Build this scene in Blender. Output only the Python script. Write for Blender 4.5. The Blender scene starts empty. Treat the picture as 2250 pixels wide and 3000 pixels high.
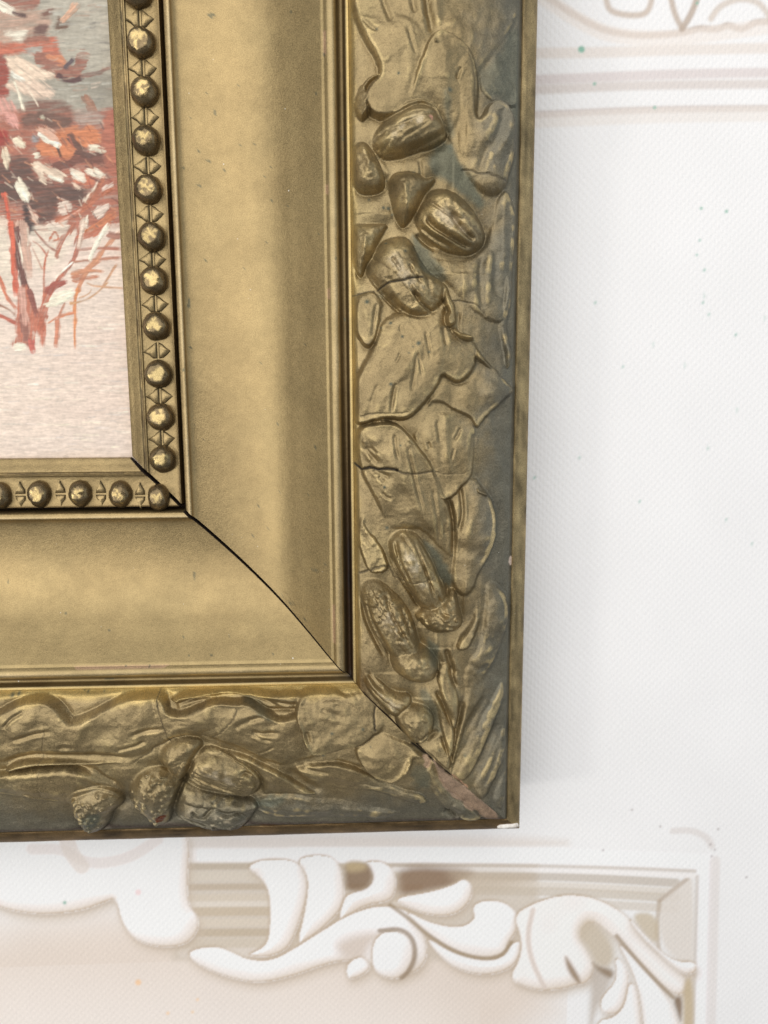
import bpy, math, random
import numpy as np
from mathutils import Vector

# ------------------------------------------------------------------ camera, world, lamps, exposure
MM = 0.001
CAM = np.array([66.212, 12.779, 227.093])            # mm above the sheet the frame lies on
ANG = np.radians([-7.9869, -2.1504, -0.3414])
FPX = 2080.7                                          # focal length in photograph pixels (2250 wide)
sc = bpy.context.scene
cam = bpy.data.cameras.new('camera'); camo = bpy.data.objects.new('camera', cam); sc.collection.objects.link(camo)
camo.location = Vector(CAM) * MM; camo.rotation_euler = ANG.tolist()
cam.sensor_fit = 'HORIZONTAL'; cam.sensor_width = 36.0; cam.lens = 36.0 * FPX / 2250.0
cam.clip_start = 0.01; cam.clip_end = 20.0
cam.dof.use_dof = True; cam.dof.focus_distance = 0.196; cam.dof.aperture_fstop = 16.0
sc.camera = camo
sc.render.resolution_x, sc.render.resolution_y = 768, 1024
sc.view_settings.view_transform = 'Standard'; sc.view_settings.look = 'None'
sc.view_settings.exposure = 0.0; sc.view_settings.gamma = 1.0
world = bpy.data.worlds.new('World'); sc.world = world; world.use_nodes = True
wb = world.node_tree.nodes['Background']; wb.inputs[0].default_value = (0.97, 0.98, 1.0, 1); wb.inputs[1].default_value = 0.235

def area(name, loc, target, sx, sy, watts, col):
    l = bpy.data.lights.new(name, 'AREA'); l.shape = 'RECTANGLE'; l.size = sx; l.size_y = sy; l.energy = watts; l.color = col
    o = bpy.data.objects.new(name, l); sc.collection.objects.link(o); o.location = loc
    o.rotation_euler = (Vector(target) - Vector(loc)).to_track_quat('-Z', 'Y').to_euler()
    return o
area('ceiling_light', (-0.26, 0.46, 1.05), (0.0, 0.05, 0.0), 2.3, 1.45, 22.6, (1.0, 0.975, 0.94))
area('window_light', (1.25, 0.15, 0.55), (0.1, 0.0, 0.0), 1.5, 1.0, 3.5, (0.72, 0.86, 1.0))
area('side_light', (-0.92, -0.22, 0.86), (0.1, 0.0, 0.0), 0.16, 0.16, 1.9, (1.0, 0.97, 0.92))

# ------------------------------------------------------------------ helpers
rng = np.random.RandomState(7)
COL = sc.collection
_cx, _sx = math.cos(ANG[0]), math.sin(ANG[0]); _cy, _sy = math.cos(ANG[1]), math.sin(ANG[1]); _cz, _sz = math.cos(ANG[2]), math.sin(ANG[2])
ROT = (np.array([[_cz, -_sz, 0], [_sz, _cz, 0], [0, 0, 1]]) @ np.array([[_cy, 0, _sy], [0, 1, 0], [-_sy, 0, _cy]])
       @ np.array([[1, 0, 0], [0, _cx, -_sx], [0, _sx, _cx]]))

def at(px, py, h):
    """point in mm where the photograph's pixel meets the level plane at height h"""
    d = ROT @ np.array([(px - 1125.0) / FPX, -(py - 1500.0) / FPX, -1.0])
    return (CAM + d * ((h - CAM[2]) / d[2]))[:2]

def lin(c):
    c = np.asarray(c, float) / 255.0
    return np.where(c <= 0.04045, c / 12.92, ((c + 0.055) / 1.055) ** 2.4)

def sstep(x, a=0.0, b=1.0):
    t = np.clip((x - a) / (b - a), 0, 1); return t * t * (3 - 2 * t)

_tab = {}
def vnoise(x, y, s, seed=0, octv=1):
    out = 0.0; amp = 1.0; tot = 0.0
    for o in range(octv):
        r = _tab.get(seed * 31 + o)
        if r is None: r = _tab[seed * 31 + o] = np.random.RandomState(seed * 31 + o).rand(128, 128)
        u = x / s + 40.3; v = y / s + 40.7
        i = np.floor(u).astype(int); j = np.floor(v).astype(int)
        fu = u - i; fv = v - j; fu = fu * fu * (3 - 2 * fu); fv = fv * fv * (3 - 2 * fv)
        i %= 128; j %= 128; i1 = (i + 1) % 128; j1 = (j + 1) % 128
        out = out + amp * ((r[i, j] * (1 - fu) + r[i1, j] * fu) * (1 - fv) + (r[i, j1] * (1 - fu) + r[i1, j1] * fu) * fv)
        tot += amp; amp *= 0.5; s = s * 0.5
    return out / tot * 2 - 1

def chaikin(p, closed, n=2):
    p = np.asarray(p, float)
    for _ in range(n):
        if closed:
            q = np.roll(p, -1, 0); p = np.stack([0.75 * p + 0.25 * q, 0.25 * p + 0.75 * q], 1).reshape(-1, 2)
        else:
            a, b = p[:-1], p[1:]; m = np.stack([0.75 * a + 0.25 * b, 0.25 * a + 0.75 * b], 1).reshape(-1, 2)
            p = np.vstack([p[:1], m, p[-1:]])
    return p

def line_dist(X, Y, P, closed=False):
    """distance to a polyline and the fraction along it"""
    best = np.full(X.shape, 1e9); frac = np.zeros(X.shape)
    n = len(P); segs = [(P[i], P[(i + 1) % n]) for i in range(n if closed else n - 1)]
    for k, (a, b) in enumerate(segs):
        d = b - a; L = d @ d + 1e-12
        t = np.clip(((X - a[0]) * d[0] + (Y - a[1]) * d[1]) / L, 0, 1)
        q = (X - a[0] - t * d[0]) ** 2 + (Y - a[1] - t * d[1]) ** 2
        m = q < best; best = np.where(m, q, best); frac = np.where(m, (k + t) / len(segs), frac)
    return np.sqrt(best), frac

def edge_normal(X, Y, P):
    best = np.full(X.shape, 1e9); nx_ = np.zeros(X.shape); ny_ = np.zeros(X.shape); m_ = len(P)
    for i in range(m_):
        a = P[i]; dv = P[(i + 1) % m_] - a; t = np.clip(((X - a[0]) * dv[0] + (Y - a[1]) * dv[1]) / (dv @ dv + 1e-12), 0, 1)
        qx = X - a[0] - t * dv[0]; qy = Y - a[1] - t * dv[1]; q = qx * qx + qy * qy; m = q < best
        best = np.where(m, q, best); nx_ = np.where(m, qx, nx_); ny_ = np.where(m, qy, ny_)
    l = np.sqrt(nx_ ** 2 + ny_ ** 2) + 1e-9
    return nx_ / l, ny_ / l
def poly_sd(X, Y, P):
    """signed distance, positive inside"""
    best = np.full(X.shape, 1e9); m_ = len(P)
    for i in range(m_):
        a = P[i]; dv = P[(i + 1) % m_] - a; px_ = X - a[0]; py_ = Y - a[1]
        t = np.clip((px_ * dv[0] + py_ * dv[1]) / (dv @ dv + 1e-12), 0, 1)
        np.minimum(best, (px_ - t * dv[0]) ** 2 + (py_ - t * dv[1]) ** 2, out=best)
    d = np.sqrt(best)
    ins = np.zeros(X.shape, bool); n = len(P)
    for i in range(n):
        (x0, y0), (x1, y1) = P[i], P[(i + 1) % n]
        if y0 == y1: continue
        c = ((y0 > Y) != (y1 > Y)) & (X < (x1 - x0) * (Y - y0) / (y1 - y0) + x0)
        ins ^= c
    return np.where(ins, d, -d)

def window(X, Y, P, m):
    lo = P.min(0) - m; hi = P.max(0) + m
    return np.nonzero((X > lo[0]) & (X < hi[0]) & (Y > lo[1]) & (Y < hi[1]))

def new_mesh(name, V, F, mat, parent=None, col=None, nrm=None, sharp=None, mats=None, mi=None):
    """V in mm; F quads (n,4) or a list of faces"""
    me = bpy.data.meshes.new(name)
    if isinstance(F, np.ndarray):
        k = F.shape[1]
        me.vertices.add(len(V)); me.vertices.foreach_set('co', (np.asarray(V, float) * MM).astype(np.float32).ravel())
        me.loops.add(F.size); me.loops.foreach_set('vertex_index', F.astype(np.int32).ravel())
        me.polygons.add(len(F)); me.polygons.foreach_set('loop_start', np.arange(0, F.size, k, dtype=np.int32))
        me.update(calc_edges=True)
    else:
        me.from_pydata((np.asarray(V, float) * MM).tolist(), [], F); me.update()
    me.polygons.foreach_set('use_smooth', np.ones(len(me.polygons), bool))
    if col is not None:
        a = me.color_attributes.new('Col', 'FLOAT_COLOR', 'POINT'); a.data.foreach_set('color', np.asarray(col, np.float32).ravel())
    for m in (mats or [mat]): me.materials.append(m)
    if mi is not None: me.polygons.foreach_set('material_index', np.asarray(mi, np.int32))
    if sharp is not None: me.set_sharp_from_angle(angle=math.radians(sharp))
    if nrm is not None: me.normals_split_custom_set_from_vertices(np.asarray(nrm, float).tolist())
    o = bpy.data.objects.new(name, me); COL.objects.link(o)
    if parent is not None: o.parent = parent
    return o

def thing(name, label, cat):
    o = bpy.data.objects.new(name, None); COL.objects.link(o); o.empty_display_size = 0.01
    o['label'] = label; o['category'] = cat; return o

def grid_faces(nr, nc, keep=None):
    i = np.arange(nr - 1)[:, None] * nc + np.arange(nc - 1)[None, :]
    F = np.stack([i, i + 1, i + nc + 1, i + nc], -1)
    return F.reshape(-1, 4)

# ------------------------------------------------------------------ materials
def nodes_of(m):
    m.use_nodes = True; nt = m.node_tree; return nt, nt.nodes, nt.links, nt.nodes['Principled BSDF']

def N(nt, t, **kw):
    n = nt.nodes.new(t)
    for k, v in kw.items(): setattr(n, k, v)
    return n

def math_(nt, op, a, b=None, c=None):
    n = N(nt, 'ShaderNodeMath', operation=op)
    for i, v in enumerate((a, b, c)):
        if v is None: continue
        if isinstance(v, (int, float)): n.inputs[i].default_value = v
        else: nt.links.new(v, n.inputs[i])
    return n.outputs[0]

def mix(nt, f, a, b, bt='MIX'):
    n = N(nt, 'ShaderNodeMix', data_type='RGBA', blend_type=bt)
    for i, v in ((0, f), (6, a), (7, b)):
        if isinstance(v, (int, float)): n.inputs[i].default_value = v
        elif isinstance(v, tuple): n.inputs[i].default_value = (*v, 1)
        else: nt.links.new(v, n.inputs[i])
    return n.outputs[2]

def noise(nt, pos, scale, detail=2.0, rough=0.5):
    n = N(nt, 'ShaderNodeTexNoise'); n.inputs['Scale'].default_value = scale; n.inputs['Detail'].default_value = detail
    n.inputs['Roughness'].default_value = rough; nt.links.new(pos, n.inputs['Vector']); return n.outputs[0]

def ramp(nt, v, a, b, lo=0.0, hi=1.0):
    n = N(nt, 'ShaderNodeMapRange'); nt.links.new(v, n.inputs[0])
    for i, x in enumerate((a, b, lo, hi)): n.inputs[i + 1].default_value = x
    return n.outputs[0]

def gold(name, rough=0.42, flake=0.5, mottle=0.5, dust=0.5, bump=0.35):
    """bronze powder paint: base colour and metalness ride on the mesh, grain, mottling and dust are nodes"""
    m = bpy.data.materials.new(name); nt, ns, ln, b = nodes_of(m)
    geo = N(nt, 'ShaderNodeNewGeometry'); pos = geo.outputs['Position']
    at_ = N(nt, 'ShaderNodeAttribute', attribute_name='Col')
    fl = noise(nt, pos, 3600, 1.0); mo = noise(nt, pos, 90, 4.0, 0.6); mo2 = noise(nt, pos, 420, 3.0, 0.6)
    f1 = ramp(nt, fl, 0.3, 0.7, 1 - 0.55 * flake, 1 + 0.5 * flake)
    f2 = ramp(nt, mo, 0.32, 0.68, 1 - 0.35 * mottle, 1 + 0.22 * mottle)
    f3 = ramp(nt, mo2, 0.3, 0.7, 1 - 0.22 * mottle, 1 + 0.16 * mottle)
    f = math_(nt, 'MULTIPLY', math_(nt, 'MULTIPLY', f1, f2), f3)
    sep = N(nt, 'ShaderNodeVectorMath', operation='SCALE'); ln.new(at_.outputs['Color'], sep.inputs[0]); ln.new(f, sep.inputs['Scale'])
    warm = mix(nt, ramp(nt, noise(nt, pos, 55, 2.0), 0.4, 0.7, 0.0, 0.55 * mottle), sep.outputs[0], (0.86, 0.93, 0.98), 'MULTIPLY')
    vo = N(nt, 'ShaderNodeTexVoronoi', feature='F1'); vo.inputs['Scale'].default_value = 300; ln.new(pos, vo.inputs['Vector'])
    vsz = ramp(nt, noise(nt, pos, 130, 0.0), 0.5, 0.75, 0.0, 0.055 * dust)
    dot = math_(nt, 'LESS_THAN', vo.outputs['Distance'], vsz)
    colr = mix(nt, math_(nt, 'MULTIPLY', dot, 0.75), warm, (0.75, 0.71, 0.62))
    ln.new(colr, b.inputs['Base Color'])
    ln.new(math_(nt, 'MULTIPLY', at_.outputs['Alpha'], math_(nt, 'SUBTRACT', 1.0, math_(nt, 'MULTIPLY', dot, 0.8))), b.inputs['Metallic'])
    ln.new(ramp(nt, fl, 0.25, 0.75, rough - 0.07, rough + 0.10), b.inputs['Roughness'])
    b.inputs['Specular IOR Level'].default_value = 0.35
    hgt = math_(nt, 'ADD', math_(nt, 'MULTIPLY', fl, 0.35), math_(nt, 'ADD', math_(nt, 'MULTIPLY', noise(nt, pos, 900, 3.0), 1.0), math_(nt, 'MULTIPLY', dot, 0.8)))
    bp = N(nt, 'ShaderNodeBump'); bp.inputs['Strength'].default_value = bump; bp.inputs['Distance'].default_value = 0.00022
    ln.new(hgt, bp.inputs['Height']); ln.new(bp.outputs[0], b.inputs['Normal'])
    return m

M_gold = gold('bronze_paint')
M_cove = gold('bronze_paint_smooth', rough=0.45, flake=0.4, mottle=0.34, dust=1.2, bump=0.22)
M_relief = gold('bronze_paint_cast', rough=0.47, flake=0.5, mottle=0.45, dust=0.6, bump=0.5)
M_bead = gold('bronze_paint_worn', rough=0.27, flake=0.4, mottle=0.7, dust=0.3, bump=0.4)

M_wood = bpy.data.materials.new('dark_wood'); nt, ns, ln, b = nodes_of(M_wood)
p_ = N(nt, 'ShaderNodeNewGeometry').outputs['Position']
ln.new(mix(nt, ramp(nt, noise(nt, p_, 500, 3.0), 0.35, 0.65), (0.018, 0.010, 0.006), (0.05, 0.026, 0.014)), b.inputs['Base Color']); b.inputs['Roughness'].default_value = 0.85

M_paint = bpy.data.materials.new('oil_paint'); nt, ns, ln, b = nodes_of(M_paint)
p_ = N(nt, 'ShaderNodeNewGeometry').outputs['Position']
a_ = N(nt, 'ShaderNodeAttribute', attribute_name='Col')
mp = N(nt, 'ShaderNodeMapping'); mp.inputs['Scale'].default_value = (0.22, 1.0, 1.0); ln.new(p_, mp.inputs[0])
st = noise(nt, mp.outputs[0], 1500, 3.0, 0.6)
vm = N(nt, 'ShaderNodeVectorMath', operation='SCALE'); ln.new(a_.outputs['Color'], vm.inputs[0]); ln.new(ramp(nt, st, 0.3, 0.7, 0.84, 1.12), vm.inputs['Scale'])
gr = ramp(nt, noise(nt, mp.outputs[0], 2600, 2.0, 0.7), 0.64, 0.78, 0.0, 0.28)
ln.new(mix(nt, gr, vm.outputs[0], (0.16, 0.11, 0.09)), b.inputs['Base Color'])
b.inputs['Roughness'].default_value = 0.5; b.inputs['Specular IOR Level'].default_value = 0.25
bp = N(nt, 'ShaderNodeBump'); bp.inputs['Strength'].default_value = 0.35; bp.inputs['Distance'].default_value = 0.0002
ln.new(st, bp.inputs['Height']); ln.new(bp.outputs[0], b.inputs['Normal'])

M_sheet = bpy.data.materials.new('printed_woven_sheet'); nt, ns, ln, b = nodes_of(M_sheet)
p_ = N(nt, 'ShaderNodeNewGeometry').outputs['Position']
a_ = N(nt, 'ShaderNodeAttribute', attribute_name='Col')
xyz = N(nt, 'ShaderNodeSeparateXYZ'); ln.new(p_, xyz.inputs[0])
wob = math_(nt, 'MULTIPLY', noise(nt, p_, 300, 2.0), 0.0005)
rowp = math_(nt, 'MULTIPLY', xyz.outputs[1], 2 * math.pi / 0.0026)
colp = math_(nt, 'ADD', math_(nt, 'MULTIPLY', math_(nt, 'ADD', xyz.outputs[0], wob), 2 * math.pi / 0.0015), math_(nt, 'MULTIPLY', math_(nt, 'SINE', rowp), 0.35))
xs = math_(nt, 'DIVIDE', math_(nt, 'ADD', xyz.outputs[0], wob), 0.00125)
stag = math_(nt, 'MULTIPLY', math_(nt, 'FLOOR', xs), math.pi * 0.93)
wv = math_(nt, 'MULTIPLY', math_(nt, 'ABSOLUTE', math_(nt, 'SINE', math_(nt, 'MULTIPLY', xs, math.pi))), math_(nt, 'ADD', 1.0, math_(nt, 'SINE', math_(nt, 'ADD', rowp, stag))))
ink = math_(nt, 'MULTIPLY', ramp(nt, noise(nt, p_, 2200, 2.0), 0.3, 0.7, 0.965, 1.03), ramp(nt, noise(nt, p_, 25, 2.0), 0.3, 0.7, 0.98, 1.015))
vm = N(nt, 'ShaderNodeVectorMath', operation='SCALE'); ln.new(a_.outputs['Color'], vm.inputs[0]); ln.new(ink, vm.inputs['Scale'])
ln.new(vm.outputs[0], b.inputs['Base Color']); b.inputs['Roughness'].default_value = 0.55; b.inputs['Specular IOR Level'].default_value = 0.3
bp = N(nt, 'ShaderNodeBump'); bp.inputs['Strength'].default_value = 0.22; bp.inputs['Distance'].default_value = 0.0002
ln.new(math_(nt, 'ADD', wv, math_(nt, 'MULTIPLY', noise(nt, p_, 1100, 2.0), 1.6)), bp.inputs['Height']); ln.new(bp.outputs[0], b.inputs['Normal'])

M_chip = bpy.data.materials.new('bare_gesso'); nt, ns, ln, b = nodes_of(M_chip)
p_ = N(nt, 'ShaderNodeNewGeometry').outputs['Position']
ln.new(mix(nt, ramp(nt, noise(nt, p_, 700, 3.0), 0.35, 0.65), (0.62, 0.56, 0.5), (0.82, 0.79, 0.74)), b.inputs['Base Color']); b.inputs['Roughness'].default_value = 0.9

# ------------------------------------------------------------------ the printed sheet the frame lies on
def axis(lo, hi, step, far):
    return np.concatenate([[-far, -far * 0.6, lo - 60], np.arange(lo, hi + 1e-6, step), [hi + 60, far * 0.6, far]])
gx = axis(-80, 235, 0.45, 900); gy = axis(-232, 150, 0.45, 900); gy = np.concatenate([gy[gy < -112], np.arange(-112, 60, 0.9), gy[gy >= 60]])
SX, SY = np.meshgrid(gx, gy)
PAPER = lin((236, 235, 235))
sheet = np.ones(SX.shape + (3,)) * PAPER
sheet *= (1 + 0.012 * vnoise(SX, SY, 40, 3, 2))[..., None]

def zone(o, f):
    return lambda pts, h=0.0: np.array([at(o[0] + f * x, o[1] + f * y, h) for x, y in pts])
T1 = zone((1500, 0), 750 / 1659); T4 = zone((1500, 600), 750 / 1659); B1 = zone((0, 2350), 1200 / 1659); B2 = zone((1000, 2350), 1250 / 1659)

def blend(mask, idx, c):
    m = mask[..., None]; sheet[idx] = sheet[idx] * (1 - m) + np.asarray(c) * m
def pfill(P, rgb, soft=0.9, alpha=1.0, smooth=2):
    P = chaikin(P, True, smooth); ix = window(SX, SY, P, 4); sd = poly_sd(SX[ix], SY[ix], P)
    blend(sstep(sd, -soft, soft) * alpha, ix, lin(rgb))
def pline(P, w, rgb, alpha=1.0, soft=0.8, smooth=2, fade=False):
    P = chaikin(P, False, smooth); ix = window(SX, SY, P, w + 4); d, fr = line_dist(SX[ix], SY[ix], P)
    m = (1 - sstep(d, w * 0.5 - soft * 0.5, w * 0.5 + soft)) * alpha
    if fade: m = m * sstep(fr, 0, 0.25) * (1 - sstep(fr, 0.75, 1))
    blend(m, ix, lin(rgb))
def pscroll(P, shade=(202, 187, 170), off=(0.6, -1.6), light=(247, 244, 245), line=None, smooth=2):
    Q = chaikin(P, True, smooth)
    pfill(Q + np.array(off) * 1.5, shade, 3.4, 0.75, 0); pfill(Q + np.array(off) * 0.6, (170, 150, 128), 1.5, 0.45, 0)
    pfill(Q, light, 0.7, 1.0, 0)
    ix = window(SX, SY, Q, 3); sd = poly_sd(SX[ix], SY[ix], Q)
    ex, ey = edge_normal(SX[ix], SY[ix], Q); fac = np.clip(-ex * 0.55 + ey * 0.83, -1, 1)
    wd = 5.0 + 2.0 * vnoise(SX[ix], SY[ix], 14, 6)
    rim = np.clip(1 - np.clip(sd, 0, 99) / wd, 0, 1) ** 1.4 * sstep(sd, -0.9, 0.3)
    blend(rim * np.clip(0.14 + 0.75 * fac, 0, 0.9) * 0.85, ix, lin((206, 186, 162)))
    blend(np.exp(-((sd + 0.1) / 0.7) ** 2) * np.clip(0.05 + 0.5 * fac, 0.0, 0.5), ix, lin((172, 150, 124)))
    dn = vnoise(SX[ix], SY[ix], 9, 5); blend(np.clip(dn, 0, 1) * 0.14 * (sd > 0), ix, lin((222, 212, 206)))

# upper right: pale architrave lines
for pts, w, c, al in (
    ([(-300, 350), (170, 345), (600, 340), (1000, 325), (1659, 312), (2200, 300)], 2.6, (226, 216, 208), 0.75),
    ([(-300, 530), (170, 518), (600, 500), (1000, 482), (1659, 470), (2200, 465)], 2.4, (216, 206, 204), 0.85),
    ([(-300, 595), (170, 583), (600, 562), (1000, 550), (1659, 545), (2200, 540)], 2.2, (214, 205, 200), 0.85),
    ([(-300, 755), (170, 744), (600, 722), (1000, 708), (1659, 702), (2200, 698)], 1.6, (204, 193, 188), 0.9),
    ([(-300, 790), (170, 780), (600, 760), (1000, 745), (1659, 738), (2200, 730)], 4.0, (230, 222, 215), 0.6),
    ([(200, -40), (290, 25), (420, 108), (560, 182), (650, 208), (800, 232), (1000, 226), (1150, 205), (1210, 182), (1300, 192), (1350, 185), (1400, 160), (1470, 190), (1520, 180), (1570, 145), (1659, 140), (1800, 150)], 1.5, (190, 174, 162), 0.9),
    ([(200, -20), (420, 130), (640, 235), (1000, 255), (1300, 220), (1659, 170)], 4.0, (234, 224, 216), 0.6),
    ([(600, -100), (612, 20), (640, 75), (740, 100), (850, 98), (890, 60), (910, -20), (912, -100)], 1.3, (198, 182, 168), 0.85),
    ([(1020, -100), (1035, 20), (1062, 110), (1102, 182)], 1.3, (192, 176, 162), 0.9),
    ([(1230, -100), (1195, 5), (1160, 95), (1104, 184)], 1.5, (186, 170, 156), 0.9),
    ([(1290, 120), (1340, 45), (1420, 5), (1500, -10), (1590, 10), (1640, 60), (1680, 130)], 1.4, (205, 190, 176), 0.7)):
    pline(T1(pts), w, c, al)
# lower moulding corner, printed
pfill(B1([(-400, 130), (2300, 130), (2300, 200), (-400, 200)]), (226, 219, 214), 2.5)
pfill(B1([(-400, 420), (2250, 420), (2250, 1100), (-400, 1100)]), (224, 211, 200), 16)
pfill(B1([(-400, 700), (900, 720), (1900, 800), (1900, 1400), (-400, 1400)]), (233, 224, 217), 22)
pfill(B1([(700, 235), (2180, 245), (2180, 640), (700, 640)]), (205, 194, 181), 2.0, 0.9, 0)
for y, w, c in ((262, 2.0, (190, 176, 158)), (300, 3.2, (214, 204, 190)), (345, 2.0, (188, 172, 152)), (390, 2.6, (210, 198, 182)), (415, 1.8, (222, 213, 202)), (445, 3.0, (196, 180, 158)), (490, 2.5, (214, 202, 186)), (530, 2.6, (190, 174, 152)), (575, 3.2, (206, 194, 178)), (610, 3.0, (218, 208, 198))):
    pline(B1([(740, y), (1000, y - 3), (1300, y - 3), (1700, y)]), w, c, 0.8)
for y, w, c in ((300, 3.0, (190, 178, 164)), (335, 2.4, (216, 206, 194)), (360, 3.0, (200, 188, 172)), (400, 3.0, (210, 200, 188))):
    pline(B2([(450, y - 18), (800, y - 12), (1000, y - 4), (1300, y + 14)]), w, c, 0.75)
pfill(B2([(1230, 380), (1345, 290), (1375, 290), (1372, 1000), (1330, 1000), (1335, 640), (1240, 560)]), (222, 214, 206), 1.4, 0.9)
pline(B2([(1235, 385), (1345, 298)]), 1.2, (190, 176, 162), 0.8)
pline(B2([(1238, 385), (1225, 480), (1235, 580)]), 1.2, (188, 172, 154), 0.7)
pfill(B2([(1120, 430), (1230, 430), (1235, 560), (1180, 520)]), (198, 182, 156), 1.2, 0.8)
pfill(B1([(740, 188), (1300, 186), (2300, 186), (2300, 238), (1300, 240), (740, 242)]), (246, 243, 244), 1.0, 1, 0)
pfill(B2([(-200, 178), (300, 176), (800, 180), (1440, 206), (1442, 262), (1380, 262), (800, 240), (300, 234), (-200, 236)]), (246, 244, 246), 1.0, 1, 0)
pline(B2([(200, 262), (700, 262), (1100, 272), (1375, 286)]), 1.6, (238, 234, 232), 0.9)
pline(B2([(200, 244), (700, 246), (1100, 256), (1375, 268)]), 0.9, (196, 184, 172), 0.7)
pfill(B2([(1386, 215), (1444, 208), (1434, 600), (1422, 1300), (1362, 1300), (1378, 600)]), (245, 243, 246), 1.0, 1, 0)
pline(B2([(1384, 290), (1376, 600), (1364, 1000)]), 0.9, (200, 190, 180), 0.7)
pline(B2([(1452, 230), (1442, 600), (1430, 1100)]), 3.5, (222, 214, 210), 0.6)
pfill(B2([(215, 238), (520, 262), (490, 300), (440, 330), (330, 350), (205, 372)]), (140, 114, 90), 2.6, 0.9)
pfill(B2([(420, 262), (760, 275), (700, 320), (560, 345), (470, 340), (440, 300)]), (194, 178, 158), 4.0, 0.7)
# white scrolls
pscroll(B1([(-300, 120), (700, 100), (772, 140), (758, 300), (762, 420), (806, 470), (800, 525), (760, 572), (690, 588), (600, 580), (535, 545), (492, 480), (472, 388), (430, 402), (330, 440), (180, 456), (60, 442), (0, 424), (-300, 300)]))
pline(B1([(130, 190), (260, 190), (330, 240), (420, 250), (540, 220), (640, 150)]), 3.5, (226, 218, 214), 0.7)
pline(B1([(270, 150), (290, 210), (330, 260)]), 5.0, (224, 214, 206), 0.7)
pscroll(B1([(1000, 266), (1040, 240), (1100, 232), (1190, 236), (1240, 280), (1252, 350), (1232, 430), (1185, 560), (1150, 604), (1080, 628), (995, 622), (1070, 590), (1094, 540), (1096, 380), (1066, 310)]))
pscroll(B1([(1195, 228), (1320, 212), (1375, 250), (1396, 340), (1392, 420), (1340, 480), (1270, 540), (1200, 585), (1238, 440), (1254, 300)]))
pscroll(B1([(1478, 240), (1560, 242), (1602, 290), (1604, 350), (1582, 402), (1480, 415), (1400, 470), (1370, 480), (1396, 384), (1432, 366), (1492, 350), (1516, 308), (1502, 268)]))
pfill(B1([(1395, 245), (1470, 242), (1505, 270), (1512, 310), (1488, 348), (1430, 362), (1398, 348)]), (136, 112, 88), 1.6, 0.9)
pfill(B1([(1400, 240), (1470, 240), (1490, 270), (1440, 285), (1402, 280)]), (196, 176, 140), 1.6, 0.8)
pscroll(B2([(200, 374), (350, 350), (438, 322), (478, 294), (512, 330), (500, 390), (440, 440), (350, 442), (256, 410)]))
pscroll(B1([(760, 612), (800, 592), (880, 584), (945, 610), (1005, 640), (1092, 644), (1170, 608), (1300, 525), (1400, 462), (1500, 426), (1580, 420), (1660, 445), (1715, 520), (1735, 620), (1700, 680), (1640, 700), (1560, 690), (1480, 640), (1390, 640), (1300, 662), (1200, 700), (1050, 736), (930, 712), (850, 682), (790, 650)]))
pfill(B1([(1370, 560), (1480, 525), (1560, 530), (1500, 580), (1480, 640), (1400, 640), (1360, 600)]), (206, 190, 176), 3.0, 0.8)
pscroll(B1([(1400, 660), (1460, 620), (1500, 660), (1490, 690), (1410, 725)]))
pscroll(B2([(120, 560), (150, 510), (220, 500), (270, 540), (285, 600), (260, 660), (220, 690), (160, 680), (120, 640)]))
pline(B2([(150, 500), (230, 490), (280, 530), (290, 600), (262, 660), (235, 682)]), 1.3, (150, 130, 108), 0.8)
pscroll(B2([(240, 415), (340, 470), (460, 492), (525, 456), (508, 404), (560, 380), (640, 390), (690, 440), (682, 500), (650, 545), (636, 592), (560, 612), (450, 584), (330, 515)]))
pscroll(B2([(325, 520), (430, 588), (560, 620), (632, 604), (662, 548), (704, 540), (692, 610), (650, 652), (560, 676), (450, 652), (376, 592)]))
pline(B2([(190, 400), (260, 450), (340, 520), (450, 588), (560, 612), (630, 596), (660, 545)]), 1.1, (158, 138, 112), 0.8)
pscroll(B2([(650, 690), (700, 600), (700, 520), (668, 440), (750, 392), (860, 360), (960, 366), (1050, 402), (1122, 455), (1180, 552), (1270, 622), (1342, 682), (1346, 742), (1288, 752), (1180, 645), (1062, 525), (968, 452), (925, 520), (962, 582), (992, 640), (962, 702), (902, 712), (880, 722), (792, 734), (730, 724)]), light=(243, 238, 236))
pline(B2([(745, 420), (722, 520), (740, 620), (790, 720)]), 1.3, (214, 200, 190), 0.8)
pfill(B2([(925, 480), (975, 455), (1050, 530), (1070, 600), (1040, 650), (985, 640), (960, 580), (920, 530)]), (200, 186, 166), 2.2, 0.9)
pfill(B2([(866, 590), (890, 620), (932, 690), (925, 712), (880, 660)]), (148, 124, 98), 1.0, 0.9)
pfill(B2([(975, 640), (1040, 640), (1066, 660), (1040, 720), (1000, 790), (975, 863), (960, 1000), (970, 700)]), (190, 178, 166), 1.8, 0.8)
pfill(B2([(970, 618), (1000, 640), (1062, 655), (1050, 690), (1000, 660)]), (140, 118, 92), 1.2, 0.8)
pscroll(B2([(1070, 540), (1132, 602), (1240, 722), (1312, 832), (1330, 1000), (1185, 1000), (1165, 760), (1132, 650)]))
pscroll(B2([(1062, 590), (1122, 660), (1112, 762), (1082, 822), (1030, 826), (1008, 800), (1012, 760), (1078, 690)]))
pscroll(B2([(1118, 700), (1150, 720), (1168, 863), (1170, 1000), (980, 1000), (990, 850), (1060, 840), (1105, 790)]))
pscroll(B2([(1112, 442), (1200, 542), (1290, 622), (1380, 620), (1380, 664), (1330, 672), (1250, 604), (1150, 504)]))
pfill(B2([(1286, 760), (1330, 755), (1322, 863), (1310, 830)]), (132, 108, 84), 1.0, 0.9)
pfill(B2([(1330, 690), (1372, 680), (1366, 1000), (1325, 1000), (1330, 800)]), (196, 178, 148), 1.2, 0.9)
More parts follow.
